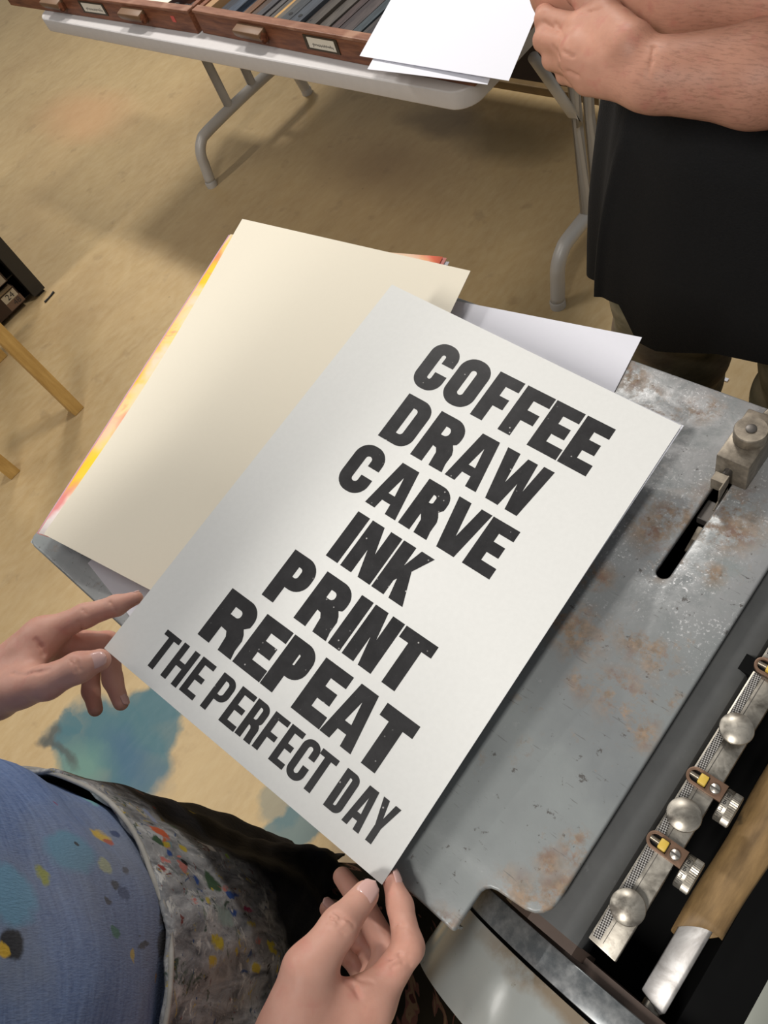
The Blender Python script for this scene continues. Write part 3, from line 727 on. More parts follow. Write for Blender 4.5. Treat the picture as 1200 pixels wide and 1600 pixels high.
def type_drawer(x0, x1, yf, ang, label, handles, card, red=None, c=None):
    c = c or ((x0 + x1) / 2, yf); f = rotp(c, ang); yb = yf + .46
    root = empty('type_tray', (c[0], yf + .2, .7405), label, 'type tray')
    zb, zt = .7408, .802
    obj('drawer_front', tr(box(x0, x1, yf, yf + .019, zb, zt - .004), f), dark_wood, root, bevel=.0015)
    obj('front_rail', tr(box(x0 - .001, x1 + .001, yf - .0025, yf + .0225, zt - .0075, zt), f), rail_wood, root, bevel=.002)
    for xs in (x0, x1 - .016): obj('drawer_side', tr(box(xs, xs + .016, yf + .0225, yb, zb, zt - .003), f), dark_wood, root, bevel=.001)
    obj('drawer_back', tr(box(x0 + .016, x1 - .016, yb - .012, yb, zb, zt - .003), f), dark_wood, root)
    obj('drawer_bottom', tr(box(x0 + .016, x1 - .016, yf + .019, yb - .012, zb, zb + .006), f), dark_wood, root)
    for hx in handles:
        n = 9; pr = [(yf, .758)] + [(yf - .026 * math.sin(math.pi * k / n * .5 + .2), .753 + .032 * k / n) for k in range(n + 1)] + [(yf, .790)]
        V = [(hx - .052, a, b) for a, b in pr] + [(hx + .052, a, b) for a, b in pr]; m = len(pr)
        h = obj('drawer_pull', tr((V, [tuple(range(m)), tuple(range(m, 2 * m))[::-1]] + [(i, (i + 1) % m, m + (i + 1) % m, m + i) for i in range(m)]), f), handle_m, root, bevel=.002, auto=.6)
        obj('pull_end', tr(tube([(hx + .052, yf - .012, .771), (hx + .056, yf - .011, .771)], [.0135, .011], 16), f), dark_wood, h, auto=.5)
    for cx0, cx1, seed in card:
        fr = obj('label_holder', tr(join(box(cx0 - .012, cx1 + .012, yf - .002, yf + .001, .7555, .7595), box(cx0 - .012, cx1 + .012, yf - .002, yf + .001, .7855, .7895), box(cx0 - .012, cx0 - .002, yf - .002, yf + .001, .7595, .7855), box(cx1 + .002, cx1 + .012, yf - .002, yf + .001, .7595, .7855)), f), old_brass, root)
        cd_ = obj('label_card', tr(box(cx0 - .003, cx1 + .003, yf - .0012, yf - .0004, .758, .787), f), card_m, fr)
        if seed is not None: obj('handwriting', tr(scribble(cx0 + .012, cx1 - .006, .7685, yf - .0014, seed), f), pencil_m, cd_, recalc=False)
    if red: obj('red_sticker', tr(box(red, red + .016, yf - .0008, yf + .001, .765, .781), f), tape_red, root)
    return f
fL = type_drawer(-3.02, -1.993, 1.158, .012, 'left wooden type drawer with cream card and black iron letters inside', (-2.255, -2.69), ((-2.53, -2.42, 4),), -2.085, c=(-2.0, 1.158))
fR = type_drawer(-1.978, -1.050, 1.164, -.028, 'right wooden type drawer filled with long dark wooden strips', (-1.742,), ((-1.538, -1.448, 7),), c=(-1.978, 1.164))
# long strips of wood furniture packed side by side in the right drawer
strip_cols = [(44, 46, 52), (58, 66, 78), (52, 60, 70), (96, 66, 44), (70, 54, 44), (62, 60, 62), (78, 74, 72), (74, 70, 66), (170, 132, 78), (84, 78, 70), (58, 60, 62), (62, 66, 72), (66, 60, 56), (70, 64, 58), (80, 74, 68), (64, 52, 50), (54, 46, 46), (66, 58, 56), (58, 66, 70), (60, 56, 54), (48, 44, 44), (72, 64, 60)]
names_ = {(170, 132, 78): 'pale ochre', (96, 66, 44): 'warm brown', (58, 66, 78): 'bluish grey', (52, 60, 70): 'bluish grey', (62, 66, 72): 'bluish grey', (58, 66, 70): 'bluish grey'}
strip_ms = {}
def strip_mat(cc):
    if cc not in strip_ms:
        m = M('inked_wood_strip', .45); g_ = m.noise(16, 5, .65, vec=m.rot((0, 0, 0), scale=(9, 1, 9)))
        m.color(m.mix(m.ramp(g_, .3, .7), lin(*[k * .72 for k in cc]), lin(*[min(255, k * 1.22) for k in cc]))); m.bump(g_, .2, .002); strip_ms[cc] = m.m
    return strip_ms[cc]
rnd = random.Random(5); xk = -1.918; k = 0; lastname = None
ords = ['first', 'second', 'third', 'fourth', 'fifth', 'sixth', 'seventh', 'eighth', 'ninth', 'tenth', 'eleventh', 'twelfth', 'thirteenth', 'fourteenth', 'fifteenth', 'sixteenth', 'seventeenth', 'eighteenth', 'nineteenth', 'twentieth', 'twenty-first', 'twenty-second', 'twenty-third', 'twenty-fourth', 'twenty-fifth', 'twenty-sixth', 'twenty-seventh', 'twenty-eighth', 'twenty-ninth', 'thirtieth', 'thirty-first', 'thirty-second', 'thirty-third', 'thirty-fourth']
while xk < -1.08 and k < len(ords):
    wd = (.038, .034, .022, .028, .021, .024, .020, .026, .016, .018, .034, .038, .030, .024, .034, .026, .022, .030, .026, .024)[k % 20]
    cc = strip_cols[k % len(strip_cols)]; zt = .783 + rnd.uniform(-.006, .006)
    ya = 1.192 + rnd.uniform(0, .004); yb = 1.192 + rnd.uniform(.37, .405)
    if xk + wd > -1.068: break
    g = tr(box(xk, xk + wd - .0022, ya, yb, .7475, zt), fR)
    o = obj('wooden_strip', g, strip_mat(cc), bevel=.0012)
    tag(o, '%s inked wooden strip, %s from the left side inside the right drawer' % (names_.get(cc, 'dark'), ords[k]), 'wooden strip', 'wooden strips in the right drawer')
    if k in (10, 11, 12):
        obj('hook_hole', tr(lathe([(.006, 0), (.006, .0012), (.0004, .0013)], (xk + wd / 2, ya + .03, zt - .0006), n=14), fR), black_iron, o)
    xk += wd; k += 1
o = obj('side_fillet', tr(box(-1.958, -1.932, 1.192, 1.60, .7475, .797), fR), simple('pale_drawer_batten', lin(160, 124, 86), .6, 0, .12, 20), bevel=.001)
tag(o, 'pale wooden batten against the left side inside the right drawer', 'wooden batten', 'wooden strips in the right drawer')
# things in the left drawer
o = obj('note_card', sheet(fL((-2.29, 1.182, .790)), fL((-2.135, 1.186, .790)), fL((-2.08, 1.36, .792)), fL((-2.26, 1.36, .792)), 6, .0008), simple('ivory_card', lin(232, 224, 202), .8, 0, .02, 50))
tag(o, 'blank ivory card lying in the left drawer beside black letters', 'card')
def letter_piece(label, x, y, w, d, curls):
    r = empty('iron_letter', (x, y, .752), label, 'metal letter', 'black letters in the left drawer')
    obj('letter_block', box(x - w / 2, x + w / 2, y - d / 2, y + d / 2, .7482, .778), simple('grey_black_metal', lin(70, 70, 72), .4, .5, .2, 60), r, bevel=.002)
    for cx_, cy_, rad in curls:
        P = [(cx_ + rad * math.cos(t) * (1 - t / 9), cy_ + rad * math.sin(t) * (1 - t / 9), .7815) for t in np.linspace(0, 5.2, 22)]
        obj('curl', tube(P, .0045, 8), black_iron, r, smooth=True)
letter_piece('small black curled letter beside the ivory card in the left drawer', -2.105, 1.196, .03, .026, ((-2.106, 1.197, .012),))
letter_piece('larger black scrolled letter in the corner of the left drawer', -2.052, 1.202, .05, .036, ((-2.062, 1.196, .012), (-2.036, 1.210, .014)))
o = obj('drawer_divider', tr(box(-2.40, -2.39, 1.182, 1.60, .7475, .79), fL), dark_wood); tag(o, 'thin dark wooden divider standing in the left drawer', 'divider')
# sheets left on the right drawer
A0 = at(562, 88, .8075); A1 = at(795, 127, .8075); A3 = at(848, 0, .8075) - A1; A3 = A3 / np.linalg.norm(A3) * .50
o = obj('blank_sheet', sheet(A0, A1, A1 + A3, A0 + A3, 12, .0005, lambda s, t: .001), paper_white); tag(o, 'upper white sheet of two lying across the right drawer', 'paper', 'white sheets on the type drawer')
B0 = at(574, 108, .8045); B1 = at(761, 129, .802); B3 = A3 * .96
o = obj('blank_sheet', sheet(B0, B1, B1 + B3, B0 + B3, 12, .0005, lambda s, t: -.004 * (s ** 2) * (1 - t)), paper_white); tag(o, 'lower white sheet whose front edge droops over the drawer rail', 'paper', 'white sheets on the type drawer')

# ------------------------------------------------------------------ dark crate under the far side of the table
cr = empty('storage_crate', (-1.55, 2.35, 0), 'dark brown wooden crate on the floor behind the folding table', 'crate')
crate_m = simple('very_dark_brown_wood', lin(40, 28, 22), .6, 0, .25, 18)
obj('crate_front', box(-1.99, -1.12, 2.125, 2.15, .03, .42), crate_m, cr, bevel=.002)
obj('crate_base', box(-2.0, -1.10, 2.10, 2.62, 0, .03), simple('scuffed_brown_plinth', lin(110, 88, 54), .6, 0, .35, 14), cr, bevel=.003)
for xs in (-1.99, -1.145): obj('crate_side', box(xs, xs + .025, 2.15, 2.58, .03, .42), crate_m, cr)
obj('crate_back', box(-1.99, -1.12, 2.58, 2.60, .03, .42), crate_m, cr); obj('crate_lid', box(-2.0, -1.11, 2.115, 2.61, .42, .44), crate_m, cr, bevel=.003)

# ------------------------------------------------------------------ cabinet with type cases, wooden bench
cab = empty('case_cabinet', (-3.2, .2, 0), 'dark steel cabinet at the left edge holding numbered brown type cases', 'cabinet')
cab_m = simple('dark_charcoal_enamel', lin(48, 48, 48), .4, .2, .15, 30)
cx1 = -2.918
obj('front_upright', box(cx1 - .05, cx1, .522, .578, .012, .97), cab_m, cab, bevel=.003)
obj('front_upright', box(cx1 - .05, cx1, -.40, -.33, .012, .97), cab_m, cab, bevel=.003)
obj('side_panel', box(cx1 - .62, cx1 - .05, .56, .576, .012, .97), cab_m, cab); obj('side_panel', box(cx1 - .62, cx1 - .05, -.40, -.385, .012, .97), cab_m, cab)
obj('back_panel', box(cx1 - .63, cx1 - .62, -.40, .578, .012, .97), cab_m, cab); obj('cabinet_top', box(cx1 - .64, cx1 + .01, -.41, .588, .97, .99), cab_m, cab)
obj('bottom_shelf', box(cx1 - .62, cx1 - .05, -.385, .56, .012, .022), black_iron, cab)
for yy in (.56, -.37):
    obj('foot', box(cx1 - .04, cx1 - .01, yy - .02, yy + .01, 0, .014), black_iron, cab)
    obj('foot', box(cx1 - .60, cx1 - .57, yy - .02, yy + .01, 0, .014), black_iron, cab)
case_m = simple('dark_red_brown_case', lin(52, 34, 28), .5, 0, .35, 25)
for i in range(9):
    z0 = .0235 + i * .1; z1 = z0 + .077
    cs_ = empty('type_case', (cx1 - .3, .08, z0), ['lowest brown type case in the cabinet, labelled 24', 'brown type case second from the bottom with a long blank paper label',
          'brown type case third from the cabinet bottom', 'brown type case fourth from the cabinet bottom', 'brown type case fifth from the cabinet bottom', 'brown type case sixth from the cabinet bottom', 'brown type case seventh from the cabinet bottom', 'brown type case eighth from the cabinet bottom', 'topmost brown type case in the cabinet'][i], 'type case', 'type cases in the cabinet')
    obj('case_front', box(cx1 - .035, cx1 - .012, -.33, .492, z0, z1), case_m, cs_, bevel=.002)
    obj('case_tray', box(cx1 - .60, cx1 - .035, -.33, .492, z0, z0 + .03), case_m, cs_)
    obj('runner', box(cx1 - .60, cx1 - .03, .4965, .55, z0 - .006, z0 - .001), black_iron, cab); obj('runner', box(cx1 - .60, cx1 - .03, -.38, -.331, z0 - .006, z0 - .001), black_iron, cab)
    obj('front_edge', box(cx1 - .033, cx1 - .006, -.33, .485, z1, z1 + .006), simple('worn_tan_edge', lin(122, 104, 78), .5, 0, .2, 30), cs_)
    fx = cx1 - .0118
    if i == 0:
        lb = obj('case_label', join(box(fx - .001, fx + .0004, .424, .486, .0605, .0925)), simple('soft_paper_label', lin(190, 180, 158), .8, 0, .06, 40), cs_)
        l2 = obj('stained_label', box(fx - .001, fx, .423, .493, .0275, .0600), simple('stained_paper_label', lin(118, 94, 76), .8, 0, .15, 50), cs_)
        obj('numerals', text_geo('24', .034, .0004, lambda x, y, h: (fx + .0006 + h, .457 + x, .0765 + y)), pencil_m, lb, recalc=False)
        obj('numerals', text_geo('48', .032, .0004, lambda x, y, h: (fx + .0002 + h, .466 + x, .0440 + y)), pencil_m, l2, recalc=False)
    if i == 1: obj('case_label', box(fx - .001, fx, .38, .485, z0 + .004, z0 + .036), simple('grey_label', lin(160, 150, 132), .8, 0, .1, 30), cs_)
bench = empty('wooden_bench', (-2.5, .1, 0), 'pale pine bench standing on the floor beside the dark cabinet', 'bench')
for fx_, fy_ in ((-2.262, .262), (-2.267, -.028), (-2.80, .262), (-2.80, -.028)):
    obj('leg', box(fx_ - .028, fx_ + .022, fy_ - .028, fy_ + .014, 0, .74), pale_wood, bench, bevel=.003)
obj('seat', box(-2.86, -2.21, -.10, .32, .74, .765), pale_wood, bench, bevel=.004)
obj('rail', box(-2.778, -2.29, .241, .262, .66, .74), pale_wood, bench); obj('rail', box(-2.778, -2.29, -.048, -.028, .66, .74), pale_wood, bench)
q0, q1 = at(70, 472, .004), at(84, 456, .004)
o = obj('wood_splinter', tube([q0, q1], .0045, 8), black_iron); tag(o, 'thin dark splinter lying on the floor by the cabinet corner', 'splinter')
q0 = at(1134, 594, 0); o = obj('paper_scrap', join(box(q0[0] - .006, q0[0] + .006, q0[1] - .005, q0[1] + .005, 0.0005, .004)), paper_white, bevel=.001); tag(o, 'tiny white paper scrap on the floor between the trouser legs', 'paper scrap')

# ------------------------------------------------------------------ people: bodies as one smooth surface each
def _rc(P, a, b, ra, rb):
    """distance to a round cone"""
    a = np.array(a, np.float32); b = np.array(b, np.float32); ba = b - a
    l2 = float(ba @ ba) + 1e-12
    h = np.clip(((P - a) @ ba) / l2, 0, 1)
    d = P - a - h[..., None] * ba
    return np.sqrt((d * d).sum(-1)) - (ra + (rb - ra) * h)
def _ell(P, c, r):
    q = (P - np.array(c, np.float32)) / np.array(r, np.float32)
    k = np.sqrt((q * q).sum(-1))
    return (k - 1) * min(r)
def _smin(a, b, k):
    h = np.clip(0.5 + 0.5 * (b - a) / k, 0, 1)
    return b * (1 - h) + a * h - k * h * (1 - h)
def _smax(a, b, k): return -_smin(-a, -b, k)
def sdf_mesh(groups, cell, pad=.012, cuts=(), folds=()):
    """groups: list of (k_inner, k_join, [prims]); prim = (a, b, ra, rb) round cone or ('e', c, r) ellipsoid.
    cuts: carved prims (prim, k). Returns verts, faces (surface nets)."""
    pts = []
    for _, _, pr in groups:
        for q in pr:
            if isinstance(q[0], str): pts += [np.array(q[1]) - np.array(q[2]), np.array(q[1]) + np.array(q[2])]
            else:
                for p, r in ((q[0], q[2]), (q[1], q[3])): pts += [np.array(p) - r, np.array(p) + r]
    lo = np.min(pts, 0) - pad; hi = np.max(pts, 0) + pad
    n = np.ceil((hi - lo) / cell).astype(int) + 1
    ax = [lo[i] + cell * np.arange(n[i]) for i in range(3)]
    G = np.stack(np.meshgrid(*ax, indexing='ij'), -1).astype(np.float32)
    D = np.full(G.shape[:3], 1.0, np.float32)
    def ev(q, sub): return _ell(sub, q[1], q[2]) if isinstance(q[0], str) else _rc(sub, *q)
    def window(q, m):
        if isinstance(q[0], str): l, h = np.array(q[1]) - np.array(q[2]), np.array(q[1]) + np.array(q[2])
        else:
            A, B = np.array(q[0]), np.array(q[1]); r = max(q[2], q[3]); l, h = np.minimum(A, B) - r, np.maximum(A, B) + r
        i0 = np.maximum(((l - m - lo) / cell).astype(int), 0); i1 = np.minimum(((h + m - lo) / cell).astype(int) + 2, n)
        return tuple(slice(int(a), int(b)) for a, b in zip(i0, i1))
    for ki, kj, pr in groups:
        E = np.full_like(D, 1.0)
        for q in pr:
            w = window(q, max(ki, kj) * 1.5 + 3 * cell)
            E[w] = _smin(E[w], ev(q, G[w]), ki)
        D = _smin(D, E, kj)
    for q, k in cuts:
        w = window(q, k * 2 + 3 * cell)
        D[w] = _smax(D[w], -ev(q, G[w]), k)
    for line, r, k in folds:          # skin folds: fine grooves drawn over the surface
        hit = []
        for u, v in line:
            d = ray(u, v)
            for t in np.arange(.25, 1.6, cell * .5):
                i = np.round((np.array([0, 0, H]) + d * t - lo) / cell).astype(int)
                if (i < 0).any() or (i >= n).any(): continue
                if D[tuple(i)] < 0: hit.append(np.array([0, 0, H]) + d * t); break
        for a, b in zip(hit[:-1], hit[1:]):
            if np.linalg.norm(a - b) > .03: continue
            q = (a, b, r, r); w = window(q, k * 2 + 3 * cell)
            D[w] = _smax(D[w], -ev(q, G[w]), k)
    return nets(D, lo, cell)
def nets(D, lo, cell):
    S = D < 0
    nx, ny, nz = D.shape
    corners = [(i, j, k) for i in (0, 1) for j in (0, 1) for k in (0, 1)]
    cs = lambda A, c: A[c[0]:nx - 1 + c[0], c[1]:ny - 1 + c[1], c[2]:nz - 1 + c[2]]
    cnt = sum(cs(S, c).astype(np.int8) for c in corners)
    act = (cnt > 0) & (cnt < 8)
    idx = np.full(act.shape, -1, np.int64); ii = np.argwhere(act); idx[act] = np.arange(len(ii))
    acc = np.zeros((len(ii), 3)); num = np.zeros(len(ii))
    val = {c: cs(D, c)[act] for c in corners}
    for a in corners:
        for axis in range(3):
            if a[axis]: continue
            b = list(a); b[axis] = 1; b = tuple(b)
            va, vb = val[a], val[b]; m = (va < 0) != (vb < 0)
            t = np.where(m, va / np.where(m, va - vb, 1), 0)
            p = np.array(a, float)[None] + np.zeros((len(ii), 3)); p[:, axis] += t
            acc[m] += p[m]; num[m] += 1
    V = (ii + acc / num[:, None]) * cell + lo
    F = []
    for axis in range(3):
        u, v = [(1, 2), (2, 0), (0, 1)][axis]
        sl0 = [slice(1, -1)] * 3; sl0[axis] = slice(0, -1)
        sl1 = list(sl0); sl1[axis] = slice(1, None)
        s0, s1 = S[tuple(sl0)], S[tuple(sl1)]
        e = np.argwhere(s0 != s1)
        flip = s0[s0 != s1]
        base = e.copy(); base[:, u] += 1; base[:, v] += 1
        def cid(du, dv):
            q = base.copy(); q[:, u] += du; q[:, v] += dv
            return idx[q[:, 0], q[:, 1], q[:, 2]]
        a, b, c, d = cid(-1, -1), cid(0, -1), cid(0, 0), cid(-1, 0)
        Q = np.stack([a, b, c, d], 1); Q[~flip] = Q[~flip][:, ::-1]
        F.append(Q)
    F = np.concatenate(F); F = F[(F >= 0).all(1)]
    return V, [tuple(int(k) for k in q) for q in F]
def chain(pts, rad):
    return [(pts[i], pts[i + 1], rad[i], rad[i + 1]) for i in range(len(pts) - 1)]
def A3(*q): return [at(*p) for p in q]

skin = M('pink_skin', .48, 0, .35)
ns1, ns2 = skin.noise(28, 4, .6), skin.noise(140, 3, .6)
cs_ = skin.mix(skin.ramp(ns1, .3, .7), lin(212, 156, 136), lin(228, 176, 156))
cs_ = skin.mix(skin.ramp(skin.noise(55, 3), .55, .75, 0, .45), cs_, lin(214, 136, 122))
skin.color(cs_); skin.b.inputs['Subsurface Weight'].default_value = .12; skin.b.inputs['Subsurface Radius'].default_value = (.006, .002, .001); skin.b.inputs['Subsurface Scale'].default_value = .6
skin.bump(skin.math('ADD', ns2, skin.noise(420, 2)), .10, .0008); skin = skin.m
skin_man = M('tanned_skin', .5, 0, .3)
ns1 = skin_man.noise(26, 4, .6)
hairn = skin_man.noise(420, 3, .7, vec=skin_man.rot((0, .15, .25), scale=(.16, 1, 1)))
cs_ = skin_man.mix(skin_man.ramp(ns1, .3, .7), lin(186, 134, 112), lin(206, 152, 128))
cs_ = skin_man.mix(skin_man.ramp(skin_man.noise(60, 3), .55, .72, 0, .5), cs_, lin(190, 120, 106))
arm_mask = skin_man.ramp(skin_man.vec('DOT_PRODUCT', skin_man.pos, (1, 0, 0)), -.44, -.35)
cs_ = skin_man.mix(skin_man.math('MULTIPLY', arm_mask, .35), cs_, lin(150, 106, 86))
cs_ = skin_man.mix(skin_man.math('MULTIPLY', skin_man.math('MULTIPLY', skin_man.ramp(hairn, .48, .68), arm_mask), .42), cs_, lin(108, 74, 56))
skin_man.color(cs_); skin_man.b.inputs['Subsurface Weight'].default_value = .08; skin_man.b.inputs['Subsurface Radius'].default_value = (.006, .002, .001); skin_man.b.inputs['Subsurface Scale'].default_value = .6
skin_man.bump(skin_man.noise(160, 3), .12, .001); skin_man = skin_man.m
nail_m = simple('fingernail', lin(230, 186, 176), .18, 0, .05, 100, spec=.6)
def nail(name, c, along, up, L, Wd, parent, curve=.35):
    """a small curved nail plate"""
    al = Vector([float(k) for k in along]).normalized(); up = Vector([float(k) for k in up]); up = (up - al * up.dot(al)).normalized(); sd = al.cross(up)
    c = Vector([float(k) for k in c]); V, F = [], []; n, m = 8, 10
    for lay in (0, -.0006):
        for j in range(m + 1):
            t = j / m * 2 - 1
            wj = Wd * (1 - .10 * t) * math.sqrt(max(0.02, 1 - abs(t) ** 4.5))
            for i in range(n + 1):
                s = i / n * 2 - 1
                h = -curve * Wd * s * s * .9 - .10 * L * t * t * .3
                V.append(c + al * (t * L) + sd * (s * wj) + up * (h + lay))
    N = (n + 1) * (m + 1); g = lambda i, j: j * (n + 1) + i
    for j in range(m):
        for i in range(n):
            F.append((g(i, j), g(i + 1, j), g(i + 1, j + 1), g(i, j + 1))); F.append((N + g(i, j), N + g(i, j + 1), N + g(i + 1, j + 1), N + g(i + 1, j)))
    rim = [g(i, 0) for i in range(n)] + [g(n, j) for j in range(m)] + [g(n - i, m) for i in range(n)] + [g(0, m - j) for j in range(m)]
    for k in range(len(rim)): a, b = rim[k], rim[(k + 1) % len(rim)]; F.append((a, N + a, N + b, b))
    return obj(name, (V, F), nail_m, parent, smooth=True)

# ---------------------------------------------- the person holding the poster
# left hand: index on the far edge, thumb on the corner, the others curled below
Lw = at(-62, 1098, 1.098); L_el = np.array([-.672, -.375, 1.13])
Li = A3((66, 992, 1.118), (133, 962, 1.117), (182, 946, 1.1155), (213, 934, 1.1145))
Lm = A3((82, 1004, 1.098), (168, 1006, 1.083), (176, 1062, 1.060), (189, 1098, 1.055))
Lr = A3((74, 1022, 1.078), (142, 1036, 1.055), (142, 1080, 1.042), (149, 1108, 1.041))
Lp = A3((58, 1040, 1.058), (98, 1046, 1.038), (104, 1056, 1.022), (102, 1062, 1.016))
Lt = A3((-8, 1086, 1.112), (72, 1066, 1.130), (122, 1043, 1.132), (156, 1031, 1.1265))
# right hand: thumb above the corner, index along the right edge, the rest curled underneath
Rw = at(395, 1740, 1.090); R_el = np.array([-.150, -.415, 1.135])
Ri = A3((578, 1572, 1.068), (638, 1480, 1.058), (625, 1415, 1.054), (612, 1376, 1.055))
Rm = A3((566, 1585, 1.050), (608, 1492, 1.032), (566, 1412, 1.026), (535, 1370, 1.028))
Rr = A3((552, 1600, 1.030), (592, 1505, 1.010), (548, 1452, 1.003), (513, 1420, 1.008))
Rp = A3((535, 1612, 1.010), (572, 1530, .992), (545, 1492, .985), (522, 1470, .986))
Rt = A3((455, 1630, 1.090), (482, 1518, 1.100), (530, 1448, 1.093), (571, 1398, 1.0765))
def hand_groups(w, el, fingers, frad, th, trad, wr=.024, hand_k=.010, mc=None):
    g = []
    mc = mc or (.0150, .0145, .0135, .0125)
    palm = []
    up = np.array(fingers[0][0]) - np.array(fingers[3][0]); up /= np.linalg.norm(up)
    for i, f in enumerate(fingers):
        o = w + up * (.013 - .0087 * i)
        palm.append((o, f[0], wr * .62, mc[i]))
    palm.append((w, (np.array(fingers[1][0]) + np.array(fingers[2][0])) / 2, wr * .75, .0145))
    g.append((.014, .001, palm))
    d = (np.array(el) - w); L = np.linalg.norm(d); d /= L
    sd = up - d * (up @ d); sd /= np.linalg.norm(sd)
    fore = []
    for s_ in (-1, 1):
        fore.append((w + sd * s_ * .0095, w + d * L * .55 + sd * s_ * .012, wr * .78, wr * 1.22))
        fore.append((w + d * L * .55 + sd * s_ * .012, np.array(el), wr * 1.22, wr * 1.45))
    g.append((.012, .018, fore))
    g.append((.006, .010, [(w + up * .004, th[0], wr * .7, trad[0]), (th[0], th[1], trad[0], trad[1]), (th[1], th[2], trad[1], trad[2]), (th[2], th[3], trad[2], trad[3])]))
    g.append((.016, .014, [(th[0], (np.array(th[0]) * .35 + np.array(fingers[0][0]) * .65), trad[0] * .95, .0125), (np.array(th[0]) * .5 + np.array(th[1]) * .5, np.array(fingers[0][0]) * .8 + np.array(th[1]) * .2, trad[1] * .75, .0105)]))
    for i, f in enumerate(fingers):
        g.append((.0045, hand_k if i == 0 else .006, chain(f, frad[i])))
    return g
FR = ((.0128, .0104, .0088, .0066), (.0124, .0102, .0088, .0072), (.0118, .0096, .0082, .0068), (.0105, .0084, .0072, .0060))
FRl = ((.0130, .0103, .0087, .0058), (.0130, .0108, .0086, .0070), (.0118, .0094, .0078, .0068), (.0100, .0080, .0068, .0058))
def crease(a, b, r=.0011): return ((np.array(a), np.array(b), r, r), .0022)
gl = hand_groups(Lw, L_el, (Li, Lm, Lr, Lp), FRl, Lt, (.0185, .0138, .0118, .0090), wr=.0262)
Lcut = []
gr = hand_groups(Rw, R_el, (Ri, Rm, Rr, Rp), FR, Rt, (.0215, .0165, .0118, .0092), wr=.0275)
left_hand = sdf_mesh(gl, .0014, folds=(
    ([(56, 1000), (63, 1010), (69, 1022), (74, 1036)], .0010, .003), ([(18, 1052), (40, 1054), (62, 1050), (76, 1046)], .0006, .003), ([(116, 1027), (122, 1036), (126, 1048)], .0006, .002),
    ([(110, 1031), (115, 1040), (118, 1050)], .0005, .002), ([(122, 972), (127, 980), (131, 986)], .0007, .002), ([(128, 952), (134, 958)], .0005, .002), ([(172, 940), (178, 950), (180, 957)], .0006, .002)))
right_hand = sdf_mesh(gr, .0014, folds=(
    ([(516, 1434), (530, 1441), (546, 1455)], .0006, .0022), ([(523, 1427), (537, 1434), (551, 1447)], .0006, .0022), ([(510, 1444), (526, 1450), (538, 1460)], .0004, .002),
    ([(530, 1524), (545, 1508), (562, 1488)], .0009, .003), ([(538, 1532), (552, 1540), (560, 1556)], .0007, .003), ([(548, 1524), (562, 1530), (580, 1534)], .0005, .002), ([(607, 1440), (618, 1447), (632, 1446)], .0006, .002),
    ([(608, 1500), (624, 1492), (640, 1496)], .0006, .002), ([(612, 1512), (628, 1504), (642, 1508)], .0005, .002)))
# torso, neck and head as the rest of the same body
TC = np.array([-.352, -.312])
def head_groups(c, f, s=1.0):
    """head about centre c looking along the unit vector f"""
    c = np.array(c, float); f = np.array(f, float); f /= np.linalg.norm(f)
    sd = np.array([-f[1], f[0], 0]); sd /= np.linalg.norm(sd); up = np.cross(f, sd) * -1
    if up[2] < 0: up = -up
    P = lambda x, y, z: c + (f * x + sd * y + up * z) * s
    g = [(.03, .03, [(P(-.025, 0, .035), P(.02, 0, .03), .088 * s, .078 * s), (P(.02, 0, -.02), P(.045, 0, -.075), .064 * s, .036 * s), (P(.01, .035, -.04), P(.05, .012, -.085), .035 * s, .022 * s), (P(.01, -.035, -.04), P(.05, -.012, -.085), .035 * s, .022 * s),
                        (P(.055, .034, -.012), P(.055, -.034, -.012), .028 * s, .028 * s)]),
         (.010, .010, [(P(.092, 0, .012), P(.112, 0, -.022), .009 * s, .012 * s), (P(.104, .012, -.026), P(.104, -.012, -.026), .007 * s, .007 * s)]),
         (.006, .006, [(P(.086, .016, -.056), P(.086, -.016, -.056), .007 * s, .007 * s), (P(.082, .014, -.067), P(.082, -.014, -.067), .008 * s, .008 * s)]),
         (.006, .006, [(P(.088, .044, .030), P(.092, .014, .026), .008 * s, .008 * s), (P(.088, -.044, .030), P(.092, -.014, .026), .008 * s, .008 * s)]),
         (.008, .008, [(P(-.008, .080, .018), P(-.012, .083, -.024), .012 * s, .009 * s), (P(-.008, -.080, .018), P(-.012, -.083, -.024), .012 * s, .009 * s)])]
    cuts = [((P(.100, .033, .008), P(.100, .031, .008), .014 * s, .014 * s), .01), ((P(.100, -.033, .008), P(.100, -.031, .008), .014 * s, .014 * s), .01), ((P(.098, .018, -.0615), P(.098, -.018, -.0615), .0022 * s, .0022 * s), .003)]
    eyes = [P(.080, .032, .008), P(.080, -.032, .008)]
    return g, cuts, eyes, P
shL, shR = np.array([-.510, -.335, 1.36]), np.array([-.190, -.335, 1.36])
hc = np.array([-.37, -.34, 1.62])
hg, hcut, heyes, HP = head_groups(hc, (.42, .80, -.43), .93)
tor = [(.06, .05, [(np.array([-.35, -.32, .62]), np.array([-.35, -.315, .95]), .100, .108), (np.array([-.35, -.315, .95]), np.array([-.35, -.33, 1.27]), .108, .105), (shL, shR, .048, .048), (np.array([-.35, -.34, 1.38]), hc + np.array([0, 0, -.05]), .062, .055)]),
       (.03, .04, [(shL, L_el, .046, .038), (shR, R_el, .046, .038), (np.array([-.43, -.31, .70]), np.array([-.43, -.29, .10]), .070, .045), (np.array([-.28, -.31, .70]), np.array([-.28, -.28, .46]), .070, .055), (np.array([-.28, -.28, .46]), np.array([-.27, -.29, .10]), .055, .042)])]
body = sdf_mesh(tor + hg, .0075, cuts=hcut)
maker = empty('person', (TC[0], TC[1], 0), 'person in blue shirt and paint splattered apron holding the printed poster with both hands', 'person')
